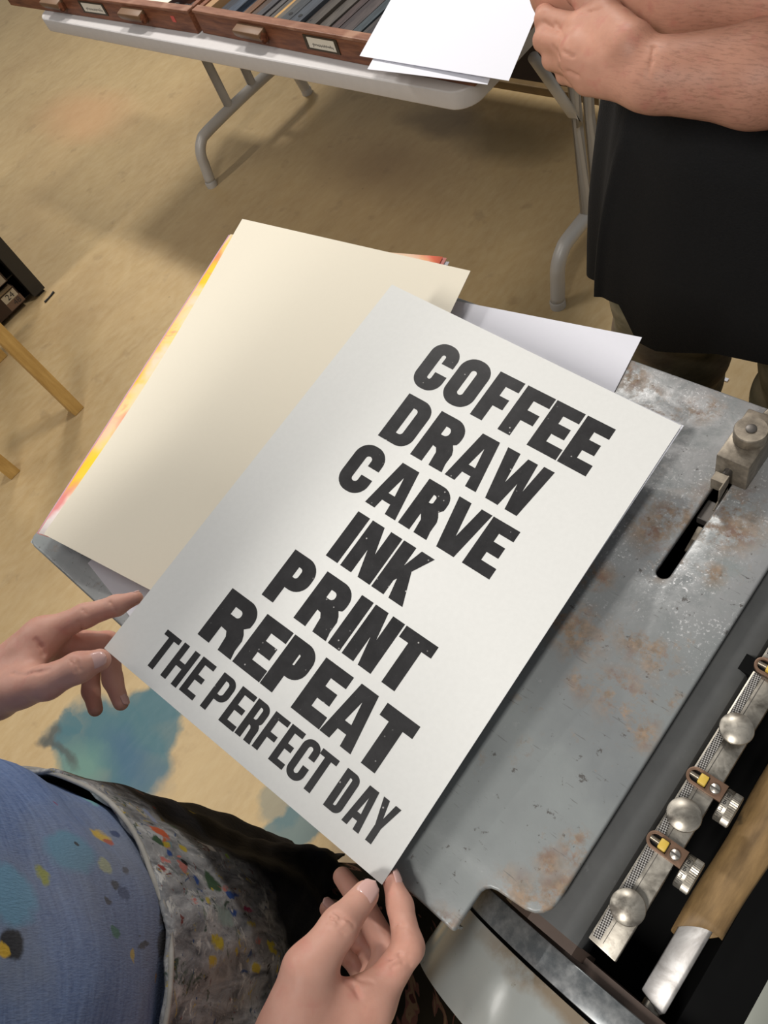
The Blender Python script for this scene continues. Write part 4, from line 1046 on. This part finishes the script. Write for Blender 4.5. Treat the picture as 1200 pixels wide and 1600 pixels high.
obj('body', join(left_hand, right_hand, body), skin, maker, smooth=True, recalc=False)
# nails
upv = np.array([0, 0, 1.0])
def nail_on(tip, prev, up, r, L, Wd, back=.001, parent=maker):
    tip, prev = np.array(tip), np.array(prev); d = tip - prev; d /= np.linalg.norm(d); u = np.array(up, float); u = u - d * (u @ d); u /= np.linalg.norm(u)
    return nail('fingernail', tip - d * back + u * (r + .0002), d, u, L, Wd, parent)
camv = np.array([0, 0, H])
tv = camv - Lt[3]; tv /= np.linalg.norm(tv)
nail_on(Lt[3], Lt[2], tv + np.array([.12, .30, .1]), .0095, .0070, .0062, .0005)
tv2 = camv - Rt[3]; tv2 /= np.linalg.norm(tv2)
nail_on(Rt[3], Rt[2], tv2 + np.array([-.05, .10, .0]), .0096, .0078, .0068, .0004)
nail_on(Ri[3], Ri[2], np.array([.85, .25, .15]), .0070, .0052, .0046, -.0005)
nail_on(Lm[3], Lm[2], np.array([.9, .35, .1]), .0072, .0054, .0046, 0)
nail_on(Li[3], Li[2], np.array([-.2, .95, .2]), .0056, .0046, .0040, .0005)
nail_on(Rr[3], Rr[2], np.array([-.35, .5, .6]), .0068, .0048, .0042, -.002)
# hair, eyes
hair_m = simple('dark_brown_hair', lin(60, 42, 30), .5, 0, .25, 60, .3, 150)
def hair_cap(parent, P, s, mat_, long=False):
    g = [(.03, .03, [(P(-.040, 0, .050), P(.005, 0, .058), .092 * s, .080 * s), (P(-.055, .03, .0), P(-.05, -.03, .0), .066 * s, .066 * s)] + ([(P(-.06, .04, -.02), P(-.055, .045, -.13), .05 * s, .03 * s), (P(-.06, -.04, -.02), P(-.055, -.045, -.13), .05 * s, .03 * s)] if long else []))]
    V, F = sdf_mesh(g, .006); return obj('hair', (V, F), mat_, parent, smooth=True, recalc=False)
hair_cap(maker, HP, .93, hair_m, True)
eye_m = simple('eye_white', lin(226, 222, 216), .2); iris_m = simple('iris', lin(60, 46, 34), .2)
def eyes(parent, E_, f, s):
    f = np.array(f, float); f /= np.linalg.norm(f)
    for e in E_:
        b = obj('eye', lathe([(.012 * s * math.sin(t), -.012 * s * math.cos(t)) for t in np.linspace(.05, math.pi - .05, 12)], e, f, 20), eye_m, parent, smooth=True)
        obj('iris', lathe([(.0055 * s, .0108 * s), (.003 * s, .0122 * s), (.0003, .0124 * s)], e, f, 16), iris_m, b, smooth=True)
eyes(maker, heyes, (.42, .80, -.43), .93)

def loft(rings, n, wob=None, close=(True, True), th=0.0):
    """rings: (cx, cy, z, rx, ry, power); wob(a, t, z) adds to the radius"""
    V, F = [], []
    m = len(rings)
    for i, (cx_, cy_, z, rx, ry, pw) in enumerate(rings):
        for k in range(n):
            a = 2 * math.pi * k / n; ca, sa = math.cos(a), math.sin(a)
            e = 2.0 / pw; w = wob(a, i / (m - 1), z) if wob else 0
            V.append((cx_ + (rx + w) * math.copysign(abs(ca) ** e, ca), cy_ + (ry + w) * math.copysign(abs(sa) ** e, sa), z))
    for i in range(m - 1):
        for k in range(n): F.append((i * n + k, i * n + (k + 1) % n, (i + 1) * n + (k + 1) % n, (i + 1) * n + k))
    if close[0]: F.append(tuple(range(n))[::-1])
    if close[1]: F.append(tuple(range((m - 1) * n, m * n)))
    return V, F
def resample(rows, m):
    rows = sorted(rows, key=lambda r: r[2]); z = [r[2] for r in rows]
    return [tuple(np.interp(zz, z, [r[i] for r in rows]) if i != 2 else zz for i in range(6)) for zz in np.linspace(z[0], z[-1], m)]

# blue shirt
shirt = M('blue_denim_shirt', .85, 0, .15)
wv = shirt.noise(900, 2, .5, vec=shirt.rot((0, .5, .3), scale=(1, 1, .25)))
ln = shirt.noise(60, 4, .6, vec=shirt.rot((0, .4, .5), scale=(.5, 1, 5)))
cb = shirt.mix(shirt.ramp(ln, .3, .7), lin(88, 108, 150), lin(118, 140, 182))
cb = shirt.mix(shirt.ramp(wv, .35, .7, 0, .35), cb, lin(150, 166, 198))
cb = shirt.mix(shirt.ramp(shirt.noise(11, 4, .6), .48, .68, 0, .55), cb, lin(138, 146, 158))
SHIRT_ROWS = [(TC[0], TC[1], .98, .150, .145, 2), (TC[0], TC[1], 1.06, .156, .152, 2), (TC[0], TC[1], 1.10, .158, .154, 2), (TC[0], TC[1] + .002, 1.15, .160, .152, 2), (TC[0], TC[1] - .002, 1.22, .162, .145, 2.1), (TC[0], TC[1] - .008, 1.30, .168, .135, 2.2), (TC[0], TC[1] - .015, 1.37, .185, .115, 2.2), (TC[0], TC[1] - .022, 1.42, .165, .085, 2.1), (TC[0], TC[1] - .028, 1.455, .075, .068, 2)]
APRON_ROWS = [(TC[0] - .02, TC[1] + .0, .42, .205, .172, 2), (TC[0] - .015, TC[1], .62, .196, .168, 2), (TC[0] - .01, TC[1], .80, .186, .166, 2), (TC[0] - .004, TC[1], .95, .177, .165, 2), (TC[0], TC[1], 1.05, .170, .163, 2), (TC[0], TC[1], 1.085, .167, .162, 2), (TC[0], TC[1], 1.105, .166, .1615, 2)]
def surf_pt(u, v, rows):
    """where the sight line meets the garment"""
    d = ray(u, v); z_ = [r[2] for r in rows]
    for t in np.linspace(.15, 1.6, 900):
        q = np.array([0, 0, H]) + d * t
        if not z_[0] <= q[2] <= z_[-1]: continue
        cx_, cy_, rx, ry = [np.interp(q[2], z_, [r[i] for r in rows]) for i in (0, 1, 3, 4)]
        if ((q[0] - cx_) / rx) ** 2 + ((q[1] - cy_) / ry) ** 2 <= 1: return q
    return at(u, v, 1.0)
def splats(mt, c, lst, amp, sc_, rows, scl=1.0):
    wpv = mt.warp(amp, sc_, detail=4)
    for u, v, r, col in lst:
        p = surf_pt(u, v, rows); rr_ = tuple(scl * k for k in (r if hasattr(r, '__len__') else (r, r, r)))
        c = mt.mix(mt.math('MULTIPLY', mt.blob(wpv, p, rr_, .18), .95), c, lin(*col))
    return c
cb = splats(shirt, cb, ((162, 1300, .0085, (222, 184, 50)), (172, 1312, .005, (190, 84, 50)), (180, 1302, .0045, (44, 66, 110)), (225, 1345, .009, (48, 46, 34)), (240, 1362, (.004, .004, .006), (214, 172, 48)), (247, 1372, .004, (222, 190, 70)),
     (165, 1353, .006, (176, 180, 140)), (72, 1362, (.008, .005, .005), (156, 160, 70)), (245, 1440, (.005, .006, .012), (34, 32, 30)), (252, 1475, (.010, .008, .010), (30, 29, 28)), (190, 1395, .005, (48, 72, 116)), (178, 1455, .004, (40, 112, 84)),
     (18, 1475, .008, (40, 40, 40)), (4, 1485, .004, (220, 180, 60)), (112, 1330, (.016, .012, .02), (104, 150, 176)), (15, 1395, (.02, .012, .02), (112, 160, 190)), (210, 1310, .003, (170, 70, 60)), (212, 1380, .004, (186, 140, 80)), (120, 1320, .002, (40, 40, 40)),
     (235, 1412, .006, (160, 150, 80)), (192, 1365, .004, (60, 62, 74)), (92, 1250, .003, (150, 60, 90)), (140, 1250, (.014, .004, .005), (128, 176, 180)), (205, 1490, .003, (210, 176, 60)), (290, 1525, (.003, .003, .008), (150, 170, 196)), (222, 1480, (.002, .002, .009), (40, 42, 46)),
     (215, 1465, (.002, .002, .009), (40, 42, 46)), (180, 1385, .004, (40, 44, 54)), (170, 1405, .003, (40, 44, 54)), (246, 1530, .003, (176, 130, 70)), (270, 1415, .004, (150, 110, 70))), .010, 90, SHIRT_ROWS)
gs_ = shirt.blob(shirt.warp(.06, 20), surf_pt(215, 1420, SHIRT_ROWS), (.06, .06, .10), .5)
cb = shirt.mix(shirt.math('MULTIPLY', gs_, .45), cb, lin(128, 126, 128))
shirt.color(cb); shirt.bump(shirt.math('ADD', ln, wv), .35, .0015); shirt_m = shirt.m
rows = SHIRT_ROWS
def wob_s(a, t, z): return .0028 * math.sin(a * 5 + z * 30) + .002 * math.sin(a * 11 - z * 55) * math.exp(-abs(z - 1.13) * 10) + .0015 * math.sin(z * 90 + a * 2)
obj('blue_shirt', loft(resample(rows, 60), 96, wob_s, (False, False)), shirt_m, maker, smooth=True)
for w_, el_, sh_, f0 in ((Lw, L_el, shL, .02), (Rw, R_el, shR, .45)):
    P_ = spline([w_ * (1 - f0) + el_ * f0, w_ * .45 + el_ * .55 if f0 < .4 else w_ * .3 + el_ * .7, el_ + np.array([0, 0, -.012]), el_ * .5 + sh_ * .5, sh_ + np.array([0, 0, .004]), sh_ * .55 + np.array([TC[0], -.335, 1.385]) * .45], 7)
    n_ = len(P_); rad = [np.interp(i / (n_ - 1), [0, .2, .4, .6, .8, 1], [.036 if f0 < .4 else .050, .054, .066, .066, .074, .080]) * (1 + .05 * math.sin(i * 1.9)) for i in range(n_)]
    obj('sleeve', tube(P_, rad, 28, caps=False), simple('charcoal_sleeve', lin(52, 50, 50), .85, 0, .2, 40, .3, 300) if f0 < .4 else shirt_m, maker, smooth=True)
# apron: stiff with paint along its upper edge, dark below
ap = M('paint_stiffened_apron', .8, 0, .12)
wpa = ap.warp(.03, 30, detail=5)
zc = ap.vec('DOT_PRODUCT', wpa, (0, 0, 1))
xc = ap.vec('DOT_PRODUCT', wpa, (1, 0, 0))
streak = ap.noise(38, 4, .6, vec=ap.rot((0, 0, 0), scale=(1.6, 1.6, .6)), dist=.7)
ca = ap.mix(ap.ramp(ap.noise(40, 5, .7), .3, .7), lin(19, 21, 28), lin(32, 35, 44))
grey = ap.mix(ap.ramp(streak, .32, .68), lin(92, 94, 98), lin(196, 196, 196))
grey = ap.mix(ap.ramp(ap.noise(55, 5, .65, vec=wpa, dist=1), .56, .66, 0, .8), grey, lin(222, 220, 214))
grey = ap.mix(ap.ramp(ap.noise(48, 5, .65, vec=ap.rot((0, 0, 1.2)), dist=1), .60, .66, 0, .85), grey, lin(58, 78, 62))
grey = ap.mix(ap.ramp(ap.noise(62, 4, .65, vec=ap.rot((0, 1, 2.2)), dist=1.3), .63, .68, 0, .9), grey, lin(196, 172, 72))
grey = ap.mix(ap.ramp(ap.noise(66, 4, .65, vec=ap.rot((1, 0, 3.2)), dist=1.3), .64, .69, 0, .9), grey, lin(120, 54, 44))
grey = ap.mix(ap.ramp(ap.noise(58, 4, .65, vec=ap.rot((2, 0, 4.2)), dist=1.3), .64, .69, 0, .9), grey, lin(52, 76, 122))
grey = ap.mix(ap.ramp(ap.noise(60, 4, .65, vec=ap.rot((3, 0, 5.2)), dist=1.3), .64, .70, 0, .9), grey, lin(38, 36, 34))
pm_ = ap.ramp(ap.math('ADD', zc, ap.math('ADD', xc, .31)), .925, .985)
ca = ap.mix(ap.math('MULTIPLY', pm_, .92), ca, grey)
ca = splats(ap, ca, ((250, 1300, (.010, .006, .012), (212, 100, 60)), (262, 1318, (.006, .006, .010), (206, 110, 64)), (240, 1272, (.012, .008, .010), (150, 160, 190)), (300, 1270, .007, (190, 170, 70)), (355, 1400, (.005, .006, .020), (52, 84, 150)), (362, 1430, (.005, .006, .014), (48, 78, 142)),
     (285, 1355, (.008, .006, .008), (178, 110, 100)), (330, 1380, (.012, .008, .014), (62, 88, 62)), (312, 1425, (.008, .006, .008), (66, 110, 56)), (335, 1470, (.010, .006, .010), (196, 176, 60)), (330, 1505, .007, (196, 170, 70)), (422, 1478, (.004, .006, .012), (206, 190, 60)), (385, 1425, (.004, .006, .012), (150, 44, 84)),
     (388, 1450, (.005, .006, .014), (190, 170, 60)), (345, 1430, (.014, .008, .02), (150, 164, 158)), (320, 1410, .006, (200, 180, 80)), (272, 1285, (.012, .006, .006), (110, 140, 112)), (220, 1240, (.010, .006, .006), (96, 66, 62)), (308, 1440, .004, (224, 204, 60)), (352, 1340, .005, (120, 150, 70)), (325, 1322, (.012, .006, .006), (214, 208, 200))), .016, 75, APRON_ROWS, .74)
rs = random.Random(11); flecks_ = []
for i in range(34):
    t_ = rs.random(); u_ = 225 + 190 * t_ + rs.uniform(-14, 26); v_ = 1255 + 270 * t_ + rs.uniform(-30, 60); r_s = rs.uniform(.0018, .0042)
    flecks_.append((u_, v_, (r_s, r_s, r_s * rs.uniform(1, 2.4)), rs.choice(((214, 210, 202), (190, 168, 60), (60, 88, 60), (150, 60, 52), (54, 80, 140), (30, 30, 30), (200, 120, 110), (120, 150, 160)))))
ca = splats(ap, ca, flecks_, .010, 110, APRON_ROWS)
ap.color(ca); ap.bump(ap.math('ADD', streak, ap.noise(120, 4)), .45, .002); apron_m = ap.m
rows = APRON_ROWS
def wob_a(a, t, z):
    f = np.interp(z, [.42, .9, 1.105], [.014, .006, .001])
    return f * math.sin(a * 7 + z * 6) + .5 * f * math.sin(a * 13 - z * 11) + .0012 * math.sin(a * 30 + z * 60)
V, F = loft(resample(rows, 70), 120, wob_a, (False, False))
V = [(x, y, z if z > .95 else .95 - (.95 - z) * float(np.interp(x, [-.44, -.36], [1.0, .56]))) for x, y, z in V]
Vi = [(TC[0] + (x - TC[0]) * .982, TC[1] + (y - TC[1]) * .982, z) for x, y, z in V]; nV = len(V)
keep = lambda f: True
F2 = F + [tuple(nV + i for i in q[::-1]) for q in F] + [(69 * 120 + k, 69 * 120 + (k + 1) % 120, nV + 69 * 120 + (k + 1) % 120, nV + 69 * 120 + k) for k in range(120)] + [(k, nV + k, nV + (k + 1) % 120, (k + 1) % 120) for k in range(120)]
apron = obj('apron', (V + Vi, F2), apron_m, maker, smooth=True, recalc=False)
hem_m = simple('grubby_grey_hem', lin(170, 166, 158), .8, 0, .35, 90, .4, 150)
P_ = [(TC[0] + (.1655 + .0012 * math.sin(a * 9)) * math.cos(a), TC[1] + (.1610 + .0012 * math.sin(a * 9)) * math.sin(a), 1.1045 + .0022 * math.sin(a * 5) + .001 * math.sin(a * 17)) for a in np.linspace(0, 2 * math.pi, 97)]
obj('apron_hem', tube(P_, .0019, 10), hem_m, apron, smooth=True)
# dark patterned skirt below, its right side showing beside the hand
sk = M('dark_patterned_fabric', .8, 0, .2)
n_ = sk.noise(26, 1.5, .4, vec=sk.warp(.03, 14), dist=.8)
cf = sk.mix(sk.ramp(n_, .585, .60), lin(13, 12, 12), lin(128, 84, 78)); cf = sk.mix(sk.ramp(n_, .635, .65), cf, lin(150, 122, 98)); cf = sk.mix(sk.ramp(n_, .68, .69), cf, lin(88, 40, 44)); sk.color(cf); sk = sk.m
rows = [(-.325, -.30, .12, .175, .165, 2), (-.318, -.295, .40, .176, .182, 2), (-.315, -.292, .62, .162, .158, 2), (-.325, -.305, .80, .158, .140, 2), (-.345, -.31, .97, .145, .138, 2)]
obj('patterned_skirt', loft(resample(rows, 40), 90, lambda a, t, z: .006 * (1 - t) * math.sin(a * 9 + z * 4), (False, False)), sk, maker, smooth=True)
shoe_m = simple('black_shoe', lin(28, 26, 26), .45, 0, .2, 40)
def shoe(parent, x, y, f, m_):
    f = np.array(f, float); P = lambda a, z: (x + f[0] * a, y + f[1] * a, z)
    return obj('shoe', sdf_mesh([(.03, .02, [(P(-.02, .05), P(.03, .055), .042, .042), (P(.0, .035), P(.16, .028), .034, .028), (P(-.03, .03), P(.0, .03), .03, .03)])], .006), m_, parent, smooth=True, recalc=False)
shoe(maker, -.43, -.29, (0, 1, 0), shoe_m); shoe(maker, -.27, -.29, (0, 1, 0), shoe_m)

# ---------------------------------------------- the man with folded arms behind the press
man = empty('person', (-.31, .86, 0), 'person in black t-shirt standing behind the press with bare arms folded', 'person')
Mw = at(1012, 118, 1.160); M_el = at(1335, 116, 1.150)
Mi = A3((912, 48, 1.178), (853, 30, 1.175), (850, 8, 1.143), (872, -4, 1.123))
Mm = A3((902, 76, 1.174), (851, 62, 1.164), (852, 40, 1.128), (876, 28, 1.108))
Mr = A3((906, 102, 1.164), (864, 92, 1.150), (866, 72, 1.118), (886, 62, 1.103))
Mp = A3((920, 126, 1.150), (884, 116, 1.134), (884, 98, 1.108), (902, 90, 1.098))
Mt = A3((985, 72, 1.180), (945, 22, 1.190), (915, -2, 1.186), (886, -18, 1.178))
mg = hand_groups(Mw, M_el, (Mi, Mm, Mr, Mp), ((.0138, .0116, .0104, .0086), (.0138, .0118, .0104, .0086), (.0130, .0110, .0098, .0082), (.0118, .0098, .0088, .0074)), Mt, (.019, .0150, .0125, .0100), wr=.0245, mc=(.0165, .0160, .0150, .0140))
# fuller forearm
dv = M_el - Mw
mg.append((.02, .02, [(Mw + dv * .12, Mw + dv * .60, .0270, .0350), (Mw + dv * .60, M_el, .0350, .039)]))
mg.append((.01, .008, [(Mi[0], Mt[1], .010, .012), (Mt[0], Mi[0], .017, .0125)]))
man_hand = sdf_mesh(mg, .0018, folds=(
    ([(868, 36), (874, 46), (880, 58)], .0008, .003), ([(862, 72), (872, 82), (876, 92)], .0007, .003), ([(908, 18), (922, 19), (936, 16)], .0007, .003), ([(850, 34), (864, 44), (884, 52)], .0008, .003),
    ([(858, 70), (878, 80), (896, 88)], .0008, .003), ([(872, 108), (890, 112), (905, 118)], .0007, .003), ([(1022, 74), (1018, 96), (1012, 118)], .0003, .004)))
O_el = at(893, -30, 1.172); O_w = at(1270, 2, 1.192)
msL, msR = np.array([-.515, .905, 1.42]), np.array([-.105, .905, 1.42])
oth = sdf_mesh([(.03, .02, [(O_el, O_el * .45 + O_w * .55, .040, .042), (O_el * .45 + O_w * .55, O_w, .042, .030), (msL, O_el, .052, .040)]), (.02, .02, [(O_w, O_w + np.array([.07, .02, .0]), .028, .024), (O_w + np.array([.05, 0, .01]), O_w + np.array([.11, .03, -.01]), .02, .012)])], .005)
mhc = np.array([-.305, .84, 1.70])
mhg, mhcut, mheyes, MP_ = head_groups(mhc, (.15, -.80, -.45), 1.0)
mbody = sdf_mesh([(.06, .05, [(np.array([-.31, .90, .85]), np.array([-.31, .91, 1.30]), .105, .110), (msL, msR, .052, .052), (np.array([-.305, .89, 1.44]), mhc + np.array([0, .01, -.05]), .066, .060)]),
                  (.03, .04, [(msR, M_el, .056, .046), (np.array([-.44, .87, .80]), np.array([-.45, .87, .10]), .065, .045), (np.array([-.20, .87, .80]), np.array([-.18, .87, .10]), .065, .045)])] + mhg, .0085, cuts=mhcut)
obj('body', join(man_hand, oth, mbody), skin_man, man, smooth=True, recalc=False)
hair_cap(man, MP_, 1.0, simple('short_brown_hair', lin(74, 54, 38), .55, 0, .25, 60, .3, 150)); eyes(man, mheyes, (.15, -.80, -.45), 1.0)
tee = M('black_cotton_tshirt', .82, 0, .25)
tee.color(tee.mix(tee.noise(300, 3), lin(17, 17, 18), lin(27, 27, 28)))
tee.bump(tee.math('ADD', tee.noise(500, 2), tee.noise(14, 4, vec=tee.rot((0, 0, 0), scale=(3, 3, .5)))), .3, .003); tee = tee.m
rows = [(-.312, .885, .785, .232, .180, 6), (-.312, .885, .90, .232, .178, 4.5), (-.312, .890, 1.02, .230, .172, 3.0), (-.312, .905, 1.12, .225, .155, 2.6), (-.312, .915, 1.22, .226, .135, 2.4), (-.312, .910, 1.32, .232, .135, 2.3), (-.312, .905, 1.40, .235, .125, 2.3), (-.312, .905, 1.46, .190, .09, 2.1), (-.312, .905, 1.50, .085, .08, 2)]
def wob_t(a, t, z):
    f = np.interp(z, [.78, 1.0, 1.2, 1.5], [.006, .005, .003, .002])
    return f * math.sin(a * 5 + 1.2 + z * 3) + .6 * f * math.sin(a * 11 + z * 7) + .010 * np.interp(z, [.78, 1.05], [1, .2]) * math.exp(-((a - 4.15) / .05) ** 2)
V, F = loft(resample(rows, 50), 240, wob_t, (False, False))
def hem_drop(x, y):
    f_ = float(np.interp(x, [-.56, -.465, -.435, -.40, -.30, -.20], [-.012, -.012, -.072, -.074, -.030, -.018]))
    return f_ * float(np.interp(y, [.82, .92], [1, 0]))
V = [(x, y, z + hem_drop(x, y) * float(np.interp(z, [.785, 1.0], [1, 0]))) for x, y, z in V]
obj('black_tshirt', (V, F), tee, man, smooth=True)
for sh_, el_ in ((msL, O_el), (msR, M_el)):
    d_ = np.array(el_) - sh_
    obj('tshirt_sleeve', tube(spline([sh_ * .6 + np.array([-.31, .905, 1.44]) * .4, sh_ + np.array([0, 0, .004]), sh_ + d_ * .25, sh_ + d_ * .58], 6), [.085] * 7 + [.080] * 6 + [.078] * 6, 26, caps=False), tee, man, smooth=True)
tr_m = M('olive_brown_trousers', .85, 0, .15)
ng = tr_m.noise(16, 4, .6, vec=tr_m.rot((0, 0, 0), scale=(1, 1, 2.2)))
ctr = tr_m.mix(tr_m.ramp(ng, .35, .65), lin(104, 98, 78), lin(134, 124, 100)); ctr = tr_m.mix(tr_m.ramp(tr_m.noise(9, 3), .5, .65, 0, .6), ctr, lin(120, 102, 90)); tr_m.color(ctr); tr_m.bump(ng, .4, .01); tr_m = tr_m.m
def leg_tube(hx, hy, kx, ky, axx, ay):
    return [((hx, hy, .98), (hx, hy, .80), .100, .108), ((hx, hy, .80), (kx, ky, .50), .108, .092), ((kx, ky, .50), (axx, ay, .10), .092, .076)]
V, F = sdf_mesh([(.03, .03, leg_tube(-.466, .875, -.470, .868, -.47, .87)), (.03, .012, leg_tube(-.216, .875, -.212, .868, -.21, .87)), (.04, .03, [(np.array([-.41, .89, .90]), np.array([-.21, .89, .90]), .130, .130)])], .008)
V = [(x + .004 * math.sin(z * 70 + x * 40), y + .004 * math.sin(z * 55 + x * 60), z) for x, y, z in V]
obj('trousers', (V, F), tr_m, man, smooth=True, recalc=False)
shoe(man, -.46, .87, (0, -1, 0), shoe_m); shoe(man, -.19, .87, (0, -1, 0), shoe_m)
